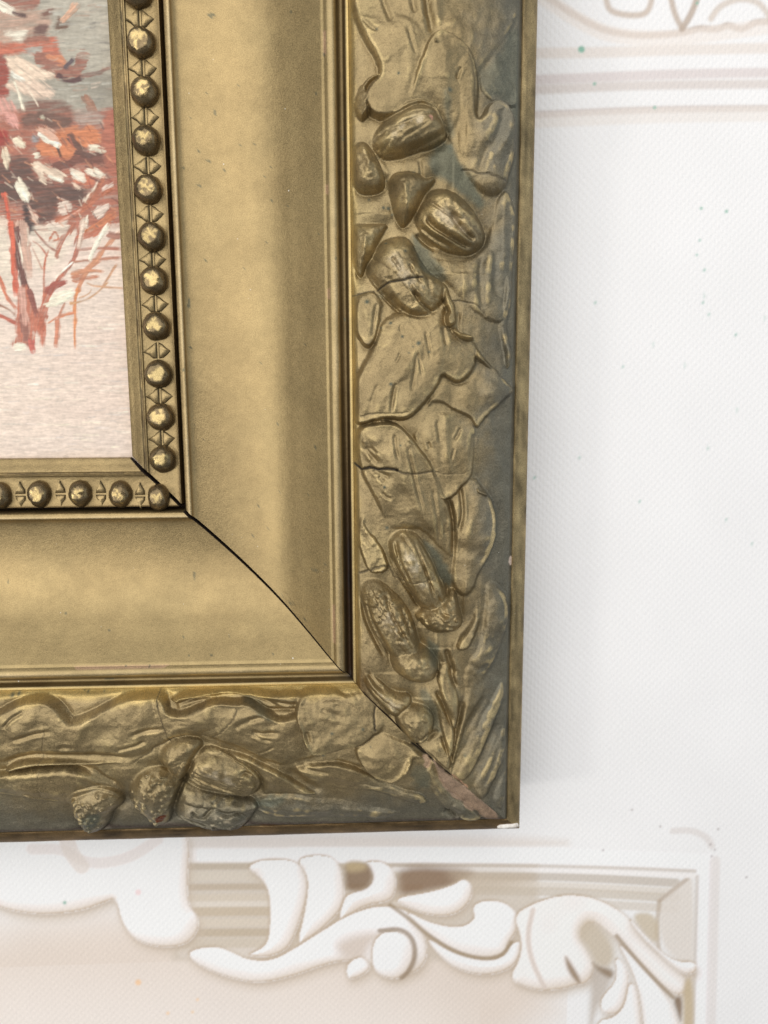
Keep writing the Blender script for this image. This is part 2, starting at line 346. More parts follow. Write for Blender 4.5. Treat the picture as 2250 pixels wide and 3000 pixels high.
pline(B2([(1070, 520), (1180, 650), (1290, 760)]), 1.1, (160, 140, 116), 0.8)
# green and ochre flecks printed on the sheet
for (x, y, r) in ((450, 320, 20), (535, 543, 9), (925, 697, 9), (1227, 1350, 8), (1390, 1370, 9), (1200, 20, 8)):
    pfill(T1([(x + r * 1.15 * math.cos(a), y + r * 1.15 * math.sin(a)) for a in np.linspace(0, 2 * math.pi, 9)[:-1]]), (134, 184, 164), 0.45, 0.95)
for (x, y) in ((1217, 230), (1198, 325), (1247, 423), (1246, 588), (1238, 637), (1276, 715), (1637, 737), (1450, 842), (720, 1045), (1120, 1040), (1458, 1332), (1270, 1573), (437, 1635), (146, 1768), (828, 1926), (1388, 2045), (1555, 2200), (915, 908), (540, 637)):
    r = 8.5; pfill(T4([(x + r * math.cos(a), y + r * math.sin(a)) for a in np.linspace(0, 2 * math.pi, 7)[:-1]]), (150, 190, 176), 0.45, 0.85)
for (x, y, r, c) in ((262, 407, 7, (110, 170, 150)), (560, 365, 14, (246, 214, 214)), (560, 730, 13, (240, 200, 160)), (680, 855, 7, (240, 206, 170)), (800, 800, 6, (240, 206, 170)), (780, 850, 6, (240, 210, 176))):
    pfill(B1([(x + r * math.cos(a), y + r * math.sin(a)) for a in np.linspace(0, 2 * math.pi, 8)[:-1]]), c, 0.5, 0.9)
pline(B2([(1290, 112), (1360, 108), (1420, 135), (1440, 170)]), 2.0, (216, 208, 204), 0.6)
for (x, y) in ((1440, 210), (1452, 185), (1018, 187), (1130, 30), (1240, 95), (1435, 165), (1465, 105), (1575, 292)):
    pfill(B2([(x + 5 * math.cos(a), y + 5 * math.sin(a)) for a in np.linspace(0, 2 * math.pi, 6)[:-1]]), (160, 150, 148), 0.4, 0.7)

V = np.stack([SX, SY, np.zeros_like(SX)], -1).reshape(-1, 3)
o = new_mesh('printed_backdrop', V, grid_faces(*SX.shape), M_sheet, col=np.concatenate([np.clip(sheet, 0, 0.86), np.ones(SX.shape + (1,))], -1).reshape(-1, 4))
o['kind'] = 'structure'; o['label'] = 'white woven backdrop sheet printed with pale scroll mouldings'

# ------------------------------------------------------------------ the painting inside the frame
PZ = 13.2
painting = thing('painting', 'oil painting of reddish bare trees in pinkish snow inside the gold frame', 'painting')
px = np.arange(-92, 3.4, 0.24); py = np.arange(-3.2, 170, 0.24)
QX, QY = np.meshgrid(px, py)
pc = np.zeros(QX.shape + (3,)); ph = np.zeros(QX.shape); pid = np.zeros(QX.shape, int)
K = 400 / 1659
_q = lambda oy: (lambda pts: np.array([at(K * x, oy + K * y, PZ) for x, y in pts]))
Q1 = _q(0); Q2 = _q(330); Q3 = _q(660)
# ground: grey winter sky above, cream-pink snow below
_s = vnoise(QX * 0.16, QY, 0.9, 11, 3); _s2 = vnoise(QX * 0.3, QY, 3.5, 12, 3); _b = vnoise(QX * 0.45, QY, 11, 13, 2)
ysky = sstep(QY, 62, 96)[..., None]
sky_c = lin((186, 175, 164)) * (1 + 0.17 * _s + 0.10 * _s2)[..., None]
sky_c = sky_c * (1 - 0.28 * sstep(vnoise(QX, QY, 14, 14), 0.2, 0.8)[..., None])
snow_c = lin((238, 212, 202)) * (1 + 0.04 * _s + 0.04 * _s2)[..., None]
snow_c = snow_c * (1 - np.clip(_b, 0, 1)[..., None] * np.array([0.03, 0.07, 0.06])) * (1 - np.clip(-_b, 0, 1)[..., None] * np.array([0.10, 0.08, 0.03]))
pc = sky_c * ysky + snow_c * (1 - ysky)
ph += 0.05 * _s

def paint(mask, ix, rgb, hgt=0.0, ang=None, streak=0.27):
    x, y = QX[ix], QY[ix]
    if ang is None: st = vnoise(x, y, 1.0, int(rng.randint(99)), 2)
    else:
        a = x * math.cos(ang) + y * math.sin(ang); c = -x * math.sin(ang) + y * math.cos(ang)
        st = vnoise(a * 0.10, c, 0.42, int(rng.randint(99)), 2)
    m = np.clip(mask * (1.05 + 0.75 * st * (1.25 - mask)) + 0.25 * st * mask * (mask < 0.97), 0, 1)[..., None]
    pc[ix] = pc[ix] * (1 - m) + lin(rgb) * (1 + streak * st)[..., None] * m
    ph[ix] += hgt * m[..., 0] * (1 + 0.6 * st)
def pf(P, rgb, soft=0.7, al=0.95, hgt=0.02, ang=0.1, ident=0):
    P = chaikin(P, True, 2); ix = window(QX, QY, P, 2.5); sd = poly_sd(QX[ix], QY[ix], P)
    an = 0.1 if ang is None else ang; a_ = QX[ix] * math.cos(an) + QY[ix] * math.sin(an); c_ = QY[ix] * math.cos(an) - QX[ix] * math.sin(an)
    sd = sd + 0.30 * vnoise(QX[ix], QY[ix], 0.9, int(rng.randint(99)), 2) + 0.55 * vnoise(a_ * 0.1, c_, 0.4, int(rng.randint(99)), 2)
    paint(sstep(sd, -soft, soft) * al, ix, rgb, hgt, ang)
    if ident:
        pid[ix] = np.where(sd > 0.0, ident, pid[ix]); ph[ix] += np.where(sd > 0, 0.12 * sstep(sd, 0, 0.5), 0)
def ps(P, w, rgb, al=0.95, w1=None, hgt=0.03, ident=0):
    w = w * K / 10.0; w1 = w if w1 is None else w1 * K / 10.0
    P = chaikin(P, False, 2); ix = window(QX, QY, P, w + 2); d, fr = line_dist(QX[ix], QY[ix], P)
    ww = w * (1 - fr) + w1 * fr; ww = ww * (1 + 0.3 * vnoise(QX[ix], QY[ix], 1.5, int(rng.randint(99))))
    e = P[-1] - P[0]; an = math.atan2(e[1], e[0]); sd = ww * 0.5 - d + 0.30 * ww * vnoise((QX[ix] * math.cos(an) + QY[ix] * math.sin(an)) * 0.12, QY[ix] * math.cos(an) - QX[ix] * math.sin(an), 0.4, int(rng.randint(99)), 2)
    paint(sstep(sd, -0.22, 0.3) * al * (1 - 0.5 * sstep(fr, 0.85, 1)), ix, rgb, hgt, math.atan2(e[1], e[0]))
    if ident: pid[ix] = np.where(sd > 0.0, ident, pid[ix]); ph[ix] += np.where(sd > 0, 0.12 * sstep(sd, 0, 0.4), 0)

nid = [0]
def nx(): nid[0] += 1; return nid[0]
pf(Q1([(-400, -600), (520, -600), (480, 0), (470, 100), (300, 150), (60, 100), (-400, 100)]), (166, 106, 92))
pf(Q1([(-400, 90), (350, 120), (620, 150), (600, 430), (300, 520), (-400, 520)]), (192, 152, 136), 1.2, 0.85)
ps(Q1([(10, 60), (80, 110), (160, 150)]), 80, (236, 222, 208), ident=nx())
ps(Q1([(170, 160), (240, 185), (315, 205)]), 44, (112, 84, 84))
pf(Q1([(510, 200), (530, 140), (640, 90), (655, 130), (600, 190), (530, 225)]), (138, 98, 88))
pf(Q1([(410, 340), (500, 290), (595, 315), (560, 420), (470, 430), (410, 410)]), (124, 90, 86))
pf(Q1([(-300, 520), (300, 530), (600, 440), (700, 470), (720, 640), (790, 800), (600, 780), (450, 700), (300, 620), (250, 680), (-300, 680)]), (204, 108, 84))
pf(Q1([(280, 450), (400, 430), (600, 440), (620, 500), (400, 520), (280, 530)]), (160, 104, 90))
pf(Q1([(50, 390), (200, 370), (340, 375), (330, 450), (260, 512), (160, 490), (60, 440)]), (242, 228, 214), hgt=0.1, ident=nx())
pf(Q1([(300, 580), (530, 548), (490, 640), (380, 665), (310, 630)]), (178, 173, 168))
pf(Q1([(650, 330), (690, 230), (730, 200), (765, 280), (840, 255), (850, 290), (800, 355), (730, 370), (670, 378)]), (122, 88, 74))
ps(Q1([(770, 250), (840, 170), (925, 80)]), 62, (222, 166, 138), w1=80, ident=nx())
pf(Q1([(-300, 650), (90, 680), (120, 880), (80, 1000), (140, 1200), (-300, 1220)]), (166, 76, 66))
ps(Q1([(600, 700), (700, 745), (790, 790)]), 100, (216, 132, 94))
ps(Q1([(470, 690), (560, 780), (700, 870), (850, 890), (970, 830), (1020, 690)]), 120, (166, 106, 92), w1=150)
ps(Q1([(720, 925), (800, 975), (900, 985), (990, 945)]), 62, (108, 76, 78))
ps(Q1([(800, 815), (850, 770), (890, 720)]), 46, (108, 90, 98))
ps(Q1([(1020, 915), (1160, 900), (1330, 825)]), 54, (152, 112, 102))
pf(Q1([(70, 690), (90, 680), (280, 700), (380, 760), (480, 830), (690, 905), (600, 965), (350, 992), (240, 985), (140, 890)]), (238, 206, 186), hgt=0.1, ang=-0.6, ident=nx())
ps(Q1([(150, 885), (205, 940), (285, 975)]), 60, (247, 243, 236), ident=nx())
pf(Q1([(70, 1000), (300, 985), (560, 1000), (700, 1155), (500, 1205), (380, 1185), (200, 1110), (80, 1070)]), (237, 202, 184), hgt=0.08, ang=-0.7, ident=nx())
pf(Q1([(230, 1240), (600, 1180), (900, 1290), (900, 1470), (200, 1470)]), (142, 98, 88), 1.2, 0.85)
pf(Q1([(-300, 1200), (150, 1180), (250, 1470), (-300, 1470)]), (226, 156, 146), ang=-1.2)
ps(Q1([(180, 1010), (250, 1170), (290, 1345)]), 44, (243, 226, 208), ident=nx())
ps(Q1([(330, 1050), (410, 1180), (470, 1290)]), 30, (240, 216, 198), w1=12)
ps(Q1([(1050, 1200), (1120, 1330), (1190, 1470)]), 95, (168, 118, 98))
pf(Q1([(1140, 1360), (1560, 1290), (1560, 1480), (1130, 1480)]), (194, 98, 88))
for _ in range(70):
    x, y = rng.uniform(560, 1330), rng.uniform(60, 1250); L = rng.uniform(60, 200)
    ps(Q1([(x, y), (x + L * 0.5, y - rng.uniform(-8, 14)), (x + L, y - rng.uniform(-10, 26))]), rng.uniform(8, 22), [(140, 132, 132), (196, 190, 184), (186, 148, 132), (206, 182, 168)][rng.randint(4)], 0.55)
# the red-brown foliage
pf(Q2([(-300, -30), (900, 30), (1620, -60), (1640, 1300), (1300, 1400), (900, 1430), (-300, 1480)]), (180, 106, 88), 1.6, 0.93)
pf(Q2([(240, -20), (900, 20), (880, 170), (700, 210), (450, 150), (280, 210)]), (126, 92, 84))
pf(Q2([(900, -40), (1260, -40), (1280, 160), (1150, 190), (1000, 170), (900, 110)]), (176, 150, 142), 1.0, 0.8)
pf(Q2([(20, 10), (190, 0), (240, 180), (170, 200), (80, 120)]), (227, 154, 146), ang=-1.1)
pf(Q2([(-300, 180), (60, 190), (120, 320), (60, 420), (-300, 480)]), (176, 58, 54))
pf(Q2([(700, 220), (900, 160), (1000, 215), (1080, 145), (1230, 250), (1240, 390), (950, 440), (900, 555), (820, 565), (500, 525), (430, 400), (520, 320)]), (220, 126, 80))
pf(Q2([(1240, 0), (1600, -40), (1620, 700), (1300, 800), (1250, 500)]), (196, 112, 92))
pf(Q2([(370, 280), (450, 250), (480, 330), (400, 390)]), (152, 146, 152))
pf(Q2([(-300, 720), (200, 520), (380, 560), (420, 780), (560, 860), (800, 850), (1095, 955), (1000, 1155), (850, 1110), (700, 1050), (700, 1250), (560, 1350), (450, 1390), (330, 1150), (220, 1080), (100, 1110), (-300, 960)]), (106, 80, 76), 1.2, 0.85)
pf(Q2([(280, 1130), (330, 1120), (440, 1400), (470, 1480), (280, 1480)]), (84, 70, 72))
ps(Q2([(700, 650), (850, 620), (950, 560), (1100, 570), (1260, 560)]), 110, (132, 84, 76))
ps(Q2([(930, 480), (1060, 530), (1240, 500)]), 70, (122, 84, 78))
ps(Q2([(860, 320), (930, 390), (1010, 460)]), 90, (124, 86, 78)); ps(Q2([(700, 425), (745, 540)]), 46, (108, 80, 72))
ps(Q2([(470, 470), (490, 530)]), 40, (150, 80, 62)); ps(Q2([(60, 1000), (95, 1200), (120, 1480)]), 70, (216, 88, 62), w1=40)
pf(Q2([(840, 780), (960, 850), (1100, 900), (1180, 800), (1060, 760)]), (218, 116, 84))
for P, c, a in (
    ([(430, 190), (520, 158), (640, 230), (715, 300), (738, 400), (690, 416), (580, 370), (480, 300)], (226, 172, 152), -0.6),
    ([(1036, 400), (1130, 368), (1225, 388), (1180, 430), (1310, 462), (1270, 496), (1150, 472), (1090, 452)], (240, 224, 204), -0.2),
    ([(366, 620), (430, 575), (560, 640), (700, 700), (830, 770), (762, 812), (765, 856), (640, 812), (560, 765), (520, 720), (575, 885), (500, 825), (430, 720)], (234, 204, 184), -0.6),
    ([(848, 676), (930, 676), (1030, 740), (1045, 800), (1032, 864), (930, 832), (870, 760)], (240, 214, 198), -0.5),
    ([(1026, 690), (1150, 668), (1222, 700), (1300, 795), (1180, 795), (1080, 742)], (242, 224, 208), -0.3),
    ([(198, 800), (260, 785), (300, 870), (362, 930), (374, 1080), (300, 1085), (230, 1000), (202, 930)], (242, 224, 205), -1.1),
    ([(318, 1100), (380, 1160), (474, 1250), (464, 1365), (400, 1335), (350, 1200)], (228, 190, 174), -1.0),
    ([(14, 480), (80, 396), (124, 470), (126, 680), (90, 695), (26, 560)], (232, 208, 184), -1.4),
    ([(150, 310), (240, 298), (318, 390), (302, 446), (200, 392)], (238, 218, 194), -0.7),
    ([(396, 500), (440, 466), (496, 500), (450, 556)], (240, 222, 204), 0.2),
    ([(470, 40), (520, 25), (555, 60), (540, 105), (490, 100)], (206, 192, 172), 0.3),
    ([(706, 1110), (800, 1066), (896, 1150), (822, 1245), (718, 1234)], (230, 202, 190), 0.2),
    ([(560, 1330), (700, 1308), (835, 1318), (845, 1400), (700, 1445), (558, 1432)], (230, 204, 192), 0.2),
    ([(1000, 1062), (1080, 1010), (1150, 880), (1178, 820), (1216, 800), (1150, 965), (1040, 1104)], (234, 206, 190), 1.1),
    ([(1216, 965), (1300, 880), (1396, 852), (1376, 924), (1208, 1036)], (228, 200, 192), 0.6),
    ([(1146, 1170), (1336, 1078), (1304, 1224), (1200, 1295), (1136, 1252)], (230, 202, 192), 0.5),
    ([(976, 1460), (1008, 1290), (1072, 1246), (1084, 1350), (1044, 1460)], (236, 214, 200), 1.3),
    ([(-200, 1300), (100, 1238), (112, 1470), (-200, 1470)], (228, 196, 182), 0.1),
    ([(860, 830), (960, 880), (970, 960), (900, 930)], (232, 196, 176), -0.5)):
    pf(Q2(P), c, 0.35, 0.97, 0.09, a, ident=nx())
ps(Q2([(480, 275), (580, 345), (715, 402)]), 48, (247, 240, 228)); ps(Q2([(600, 770), (680, 810), (750, 835)]), 50, (246, 236, 222))
ps(Q2([(880, 740), (950, 800), (1020, 845)]), 40, (248, 240, 230)); ps(Q2([(225, 900), (270, 980), (320, 1060)]), 70, (248, 238, 222))
ps(Q2([(700, 1300), (900, 1262), (1050, 1130), (1200, 1000), (1390, 915)]), 76, (192, 108, 80), w1=50)
ps(Q2([(1090, 1070), (1180, 940), (1260, 800)]), 50, (196, 112, 84)); ps(Q2([(1080, 1450), (1220, 1360), (1370, 1240)]), 110, (208, 120, 80))
ps(Q2([(720, 1330), (880, 1250), (980, 1180)]), 36, (226, 160, 140)); ps(Q2([(700, 1030), (850, 1090)]), 12, (222, 190, 176))
for _ in range(170):
    x, y = rng.uniform(0, 1380), rng.uniform(60, 1420); a = rng.uniform(-1.3, -0.2); L = rng.uniform(40, 150)
    ps(Q2([(x, y), (x + L * 0.5 * math.cos(a), y - L * 0.5 * math.sin(a)), (x + L * math.cos(a), y - L * math.sin(a) + rng.uniform(-12, 12))]), rng.uniform(6, 20),
       [(98, 66, 64), (196, 100, 76), (216, 140, 104), (232, 204, 186), (140, 64, 58), (118, 96, 96)][rng.randint(6)], 0.6)
# snow with trunks and twigs
pf(Q3([(-300, 20), (120, -10), (150, 400), (180, 900), (-300, 900)]), (232, 212, 198), 1.0, 0.8)
pf(Q3([(360, -20), (600, 10), (900, 20), (880, 300), (560, 560), (420, 560)]), (230, 210, 196), 1.2, 0.7)
ps(Q3([(280, 20), (310, 300), (350, 560)]), 130, (212, 164, 148))
ps(Q3([(190, 60), (205, 250), (240, 520), (300, 700), (350, 850), (390, 960)]), 92, (124, 80, 76))
ps(Q3([(135, -20), (150, 250), (180, 560), (195, 840)]), 58, (224, 96, 66))
pf(Q3([(230, 760), (330, 720), (420, 960), (480, 1050), (560, 1200), (545, 1420), (500, 1480), (480, 1350), (400, 1270), (420, 1500), (370, 1510), (280, 1420), (130, 1462), (210, 1380), (190, 1250), (180, 1150), (210, 950)]), (204, 114, 90), ang=1.4)
ps(Q3([(300, 1130), (310, 1290), (320, 1420)]), 96, (164, 106, 96)); ps(Q3([(265, 790), (290, 980), (310, 1180)]), 88, (220, 160, 146))
ps(Q3([(380, 1420), (400, 1520)]), 76, (208, 100, 90)); ps(Q3([(350, 800), (390, 900), (440, 1080)]), 70, (150, 86, 78))
for P, w, c, w1 in (
    ([(-60, 560), (20, 700), (60, 820), (120, 930), (200, 1010)], 46, (216, 114, 80), 46),
    ([(-60, 960), (80, 1000), (190, 1090)], 36, (172, 118, 100), 40), ([(-60, 1080), (90, 1135), (195, 1195)], 40, (192, 98, 80), 44),
    ([(510, 1230), (515, 1050), (540, 920), (610, 800), (700, 660), (790, 560)], 110, (200, 104, 78), 60),
    ([(790, 560), (900, 430), (950, 220), (965, -20)], 50, (186, 110, 92), 60), ([(590, 800), (700, 720), (800, 690)], 100, (176, 88, 78), 60),
    ([(540, 860), (530, 620), (550, 420), (595, 300)], 36, (202, 110, 82), 24), ([(512, 530), (450, 390), (390, 270)], 20, (200, 130, 110), 14),
    ([(572, 370), (490, 250), (400, 190)], 22, (196, 116, 96), 14), ([(690, 320), (600, 270), (500, 170), (420, 60)], 40, (172, 114, 100), 20),
    ([(690, 380), (730, 200), (860, 60), (910, -20)], 64, (190, 110, 88), 44), ([(600, 180), (665, 60), (725, 170), (640, 190)], 28, (200, 112, 84), 28),
    ([(920, 450), (1100, 420), (1460, 395)], 44, (192, 126, 104), 40), ([(930, 600), (1080, 530), (1210, 430)], 66, (208, 130, 98), 40),
    ([(960, 790), (1000, 620), (1150, 430), (1330, 210), (1460, 90)], 60, (212, 140, 106), 40),
    ([(935, 800), (905, 900), (920, 1080), (905, 1240), (912, 1500)], 66, (228, 136, 78), 16), ([(885, 1070), (730, 1090), (580, 1195)], 44, (218, 126, 86), 20),
    ([(785, 950), (740, 1060), (700, 1180)], 20, (200, 128, 104), 50), ([(700, 1170), (690, 1320), (675, 1450)], 60, (208, 126, 98), 60),
    ([(860, 950), (1000, 930), (1200, 810), (1310, 690)], 32, (208, 150, 106), 20), ([(1060, 700), (1130, 740), (1250, 745), (1490, 765)], 24, (212, 156, 122), 22),
    ([(980, 160), (1180, 70), (1330, -10)], 84, (202, 110, 84), 60), ([(960, 300), (1150, 275), (1460, 285)], 40, (192, 116, 96), 40),
    ([(1340, 120), (1460, 140)], 90, (176, 118, 104), 90), ([(1250, 745), (1330, 610), (1420, 480)], 22, (206, 150, 118), 40), ([(880, 590), (1000, 560), (1250, 560)], 60, (212, 138, 104), 30),
    ([(920, 660), (1050, 640), (1190, 620)], 80, (206, 126, 96), 40), ([(960, 880), (1080, 840), (1110, 780)], 20, (206, 150, 112), 16)):
    ps(Q3(P), w, c, 0.93, w1)
pf(Q3([(600, 870), (700, 800), (940, 795), (905, 850), (800, 940), (640, 1005), (500, 960), (600, 930)]), (243, 230, 212), 0.35, 0.95, 0.08, 0.3, ident=nx())
ps(Q3([(680, 640), (780, 540), (885, 448)]), 18, (248, 240, 228)); ps(Q3([(1090, 400), (1200, 180), (1315, 0)]), 56, (241, 228, 214), ident=nx())
ps(Q3([(1010, -20), (985, 120), (950, 270)]), 66, (234, 204, 190), ident=nx()); ps(Q3([(335, 40), (350, 160), (345, 250)]), 16, (246, 236, 220))
ps(Q3([(230, 220), (260, 350), (275, 450)]), 14, (244, 226, 210)); pf(Q3([(160, 1480), (230, 1420), (300, 1440), (320, 1510), (200, 1520)]), (242, 230, 214), 0.5)
for _ in range(150):
    x, y = rng.uniform(-100, 1500), rng.uniform(1000, 2750); L = rng.uniform(60, 260)
    if y < 1480 and x < 960: continue
    ps(Q3([(x, y), (x + L * 0.5, y + rng.uniform(-10, 10)), (x + L, y + rng.uniform(-16, 16))]), rng.uniform(6, 22), [(244, 234, 224), (214, 198, 190), (226, 206, 204), (240, 226, 204), (206, 194, 196)][rng.randint(5)], 0.5, hgt=0.012)
lum = pc @ np.array([0.3, 0.6, 0.1]); pc = pc * 0.82 * np.array([1.0, 1.06, 0.98]) + (lum[..., None] * np.array([1.14, 1.0, 0.86])) * 0.22
pc *= (1 + 0.10 * vnoise(QX, QY, 0.7, 17, 2) + 0.07 * vnoise(QX * 0.2, QY, 0.55, 18, 2))[..., None]
V = np.stack([QX, QY, PZ + ph], -1).reshape(-1, 3)
FQ = grid_faces(*QX.shape); fid = pid.reshape(-1)[FQ].max(1)
pcol = np.concatenate([np.clip(pc * 0.87, 0.02, 0.85), np.ones(QX.shape + (1,))], -1).reshape(-1, 4)
gyv, gxv = np.gradient(PZ + ph, 0.24)
pn = np.stack([-gxv, -gyv, np.ones_like(gxv)], -1); pn /= np.linalg.norm(pn, axis=-1, keepdims=True); pn = pn.reshape(-1, 3)
def split(name_of, V, F, fid, colr, nrm, mat_of, parent_of):
    out = {}
    for k in np.unique(fid):
        f = F[fid == k]
        if len(f) < 6: continue
        vid, inv = np.unique(f, return_inverse=True)
        out[k] = new_mesh(name_of(k), V[vid], inv.reshape(-1, F.shape[1]), mat_of(k), parent_of(k), colr[vid], nrm[vid])
    return out
split(lambda k: 'painted_panel' if k == 0 else 'brush_stroke', V, FQ, fid, pcol, pn, lambda k: M_paint, lambda k: painting)

# ------------------------------------------------------------------ the frame
frame = thing('picture_frame', 'corner of a worn gold picture frame with beads, cove and acorn leaf relief', 'picture frame')
RIGHT, BOTTOM = 0, 1
def world_xy(rail, s, u):
    return (u, s) if rail == RIGHT else (s, -u)
FAR = (152.0, -80.0)
def gap(u):
    return np.interp(u, [0, 4, 14, 20, 34, 48, 58, 63, 66, 120], [0.75, 0.95, 0.85, 0.8, 0.62, 0.40, 0.28, 0.2, 0.05, 0.04])
def s_end(rail, u):
    return -u + gap(u) * 0.8 if rail == RIGHT else u - gap(u)
GOLD = np.array([0.385, 0.284, 0.139]); OLIVE = np.array([0.285, 0.225, 0.110]); BRIGHT = np.array([0.54, 0.405, 0.175]); CAST = np.array([0.325, 0.246, 0.127])

def sweep(name, rail, prof, rows, colf, mat, sharp=35, skirt=3.0, parent=frame, warp=None):
    prof = np.asarray(prof, float); u, h = prof[:, 0], prof[:, 1]; nc = len(u)
    t = np.linspace(0, 1, rows)[:, None]
    s = FAR[rail] + t * (s_end(rail, u)[None, :] - FAR[rail])
    U = np.broadcast_to(u, s.shape); Hh = np.broadcast_to(h, s.shape).copy()
    if warp is not None: Hh = Hh + warp(s, U)
    X, Y = world_xy(rail, s, U)
    V = np.stack([X, Y, Hh], -1).reshape(-1, 3)
    C = colf(X, Y, U, s).reshape(-1, 4)
    F = grid_faces(rows, nc)
    if rail == RIGHT: F = F[:, ::-1]
    n0 = len(V); last = V[(rows - 1) * nc:].copy(); last[:, 2] = np.minimum(last[:, 2] - 0.5, skirt)
    sk = np.array([[(rows - 1) * nc + i, n0 + i, n0 + i + 1, (rows - 1) * nc + i + 1] for i in range(nc - 1)])
    if rail == RIGHT: sk = sk[:, ::-1]
    V = np.vstack([V, last]); C = np.vstack([C, C[(rows - 1) * nc:]])
    F = np.vstack([F, sk]); mi = np.zeros(len(F), int); mi[-len(sk):] = 1
    return new_mesh(name, V, F[:, ::-1] , mat, parent, C, sharp=sharp, mats=[mat, M_wood], mi=mi)

def crom(pts, n=6):
    p = np.asarray(pts, float); p = np.vstack([2 * p[0] - p[1], p, 2 * p[-1] - p[-2]]); out = []
    for i in range(1, len(p) - 2):
        for t in np.linspace(0, 1, n, endpoint=False):
            a, b_, c, d = p[i - 1], p[i], p[i + 1], p[i + 2]
            out.append(0.5 * (2 * b_ + (c - a) * t + (2 * a - 5 * b_ + 4 * c - d) * t * t + (3 * b_ - a - 3 * c + d) * t ** 3))
    out.append(p[-2]); return np.array(out)

def rgba(c, shape, metal=0.85):
    a = np.empty(shape + (4,)); a[..., :3] = c; a[..., 3] = metal; return a

def col_slip(X, Y, U, s):
    c = rgba(GOLD * 0.88, X.shape)
    n = vnoise(X, Y, 5, 21, 3)
    c[..., :3] *= (1 + 0.14 * n)[..., None]
    fis = np.exp(-((U - 4.35 - 0.28 * vnoise(X, Y, 2.2, 22, 3)) / 0.22) ** 2) * sstep(vnoise(X, Y, 4, 23, 2), -0.5, 0.1)
    dk = np.clip(fis * 0.85, 0, 1)[..., None]; c[..., :3] = c[..., :3] * (1 - dk) + np.array([0.05, 0.03, 0.015]) * dk; c[..., 3] *= 1 - 0.8 * dk[..., 0]
    e = sstep(U, 13.0, 14.2)[..., None] * 0.35; c[..., :3] = c[..., :3] * (1 - e) + np.array([0.12, 0.07, 0.03]) * e
    return c
def col_cove(X, Y, U, s):
    c = rgba(GOLD, X.shape)
    n = vnoise(X, Y, 26, 31, 3); c[..., :3] *= (1 + 0.07 * n)[..., None]
    olive = sstep(U, 30, 56)[..., None] * 0.45; c[..., :3] = c[..., :3] * (1 - olive) + OLIVE * olive
    rub = np.exp(-((U - 17.1) / 0.5) ** 2) + np.exp(-((U - 60.7) / 0.8) ** 2) * 0.6
    rub = np.clip(rub * (0.6 + 0.5 * vnoise(X, Y, 8, 32, 2)), 0, 1)[..., None]; c[..., :3] = c[..., :3] * (1 - rub) + np.array([0.44, 0.345, 0.20]) * rub
    # dark varnish stain in the sunk line beside the ornament
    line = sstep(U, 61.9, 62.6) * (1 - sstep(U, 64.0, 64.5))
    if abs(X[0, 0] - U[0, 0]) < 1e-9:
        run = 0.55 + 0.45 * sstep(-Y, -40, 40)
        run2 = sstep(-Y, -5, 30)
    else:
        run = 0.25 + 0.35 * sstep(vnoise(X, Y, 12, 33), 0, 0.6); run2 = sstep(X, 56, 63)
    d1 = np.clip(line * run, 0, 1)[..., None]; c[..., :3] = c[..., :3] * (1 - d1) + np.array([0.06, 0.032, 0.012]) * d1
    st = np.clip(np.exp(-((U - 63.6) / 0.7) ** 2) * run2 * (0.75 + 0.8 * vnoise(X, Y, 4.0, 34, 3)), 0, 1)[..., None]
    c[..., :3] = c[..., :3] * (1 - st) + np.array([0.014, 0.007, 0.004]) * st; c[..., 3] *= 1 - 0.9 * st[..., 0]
    rim = np.clip(np.exp(-((U - 64.9) / 0.35) ** 2), 0, 1)[..., None] * (1 - 0.8 * st); c[..., :3] = c[..., :3] * (1 - rim) + BRIGHT * 1.05 * rim
    # chipped paint beside the astragal
    chip = (np.exp(-((U - 59.0) / 0.35) ** 2) * (vnoise(X * 0.3, Y * 0.3 if abs(X[0, 0] - U[0, 0]) > 1e-9 else Y, 7, 35, 2) > 0.55))[..., None] * 0.8
    c[..., :3] = c[..., :3] * (1 - chip) + np.array([0.55, 0.36, 0.24]) * chip
    spots = (vnoise(X, Y, 2.2, 36, 1) > 0.93)[..., None] * 0.7; c[..., :3] = c[..., :3] * (1 - spots) + np.array([0.10, 0.11, 0.08]) * spots
    return c
def col_edge(X, Y, U, s):
    c = rgba(GOLD * 0.74, X.shape, 0.7)
    al = Y if abs(X[0, 0] - U[0, 0]) < 1e-9 else X
    n = vnoise(al * 0.12, U, 0.8, 41, 3) + 0.5 * vnoise(al, U, 3, 42, 2); c[..., :3] *= np.clip(1 + 0.65 * n, 0.25, 1.8)[..., None]
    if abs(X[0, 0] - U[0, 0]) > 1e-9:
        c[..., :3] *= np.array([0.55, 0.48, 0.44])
    return c

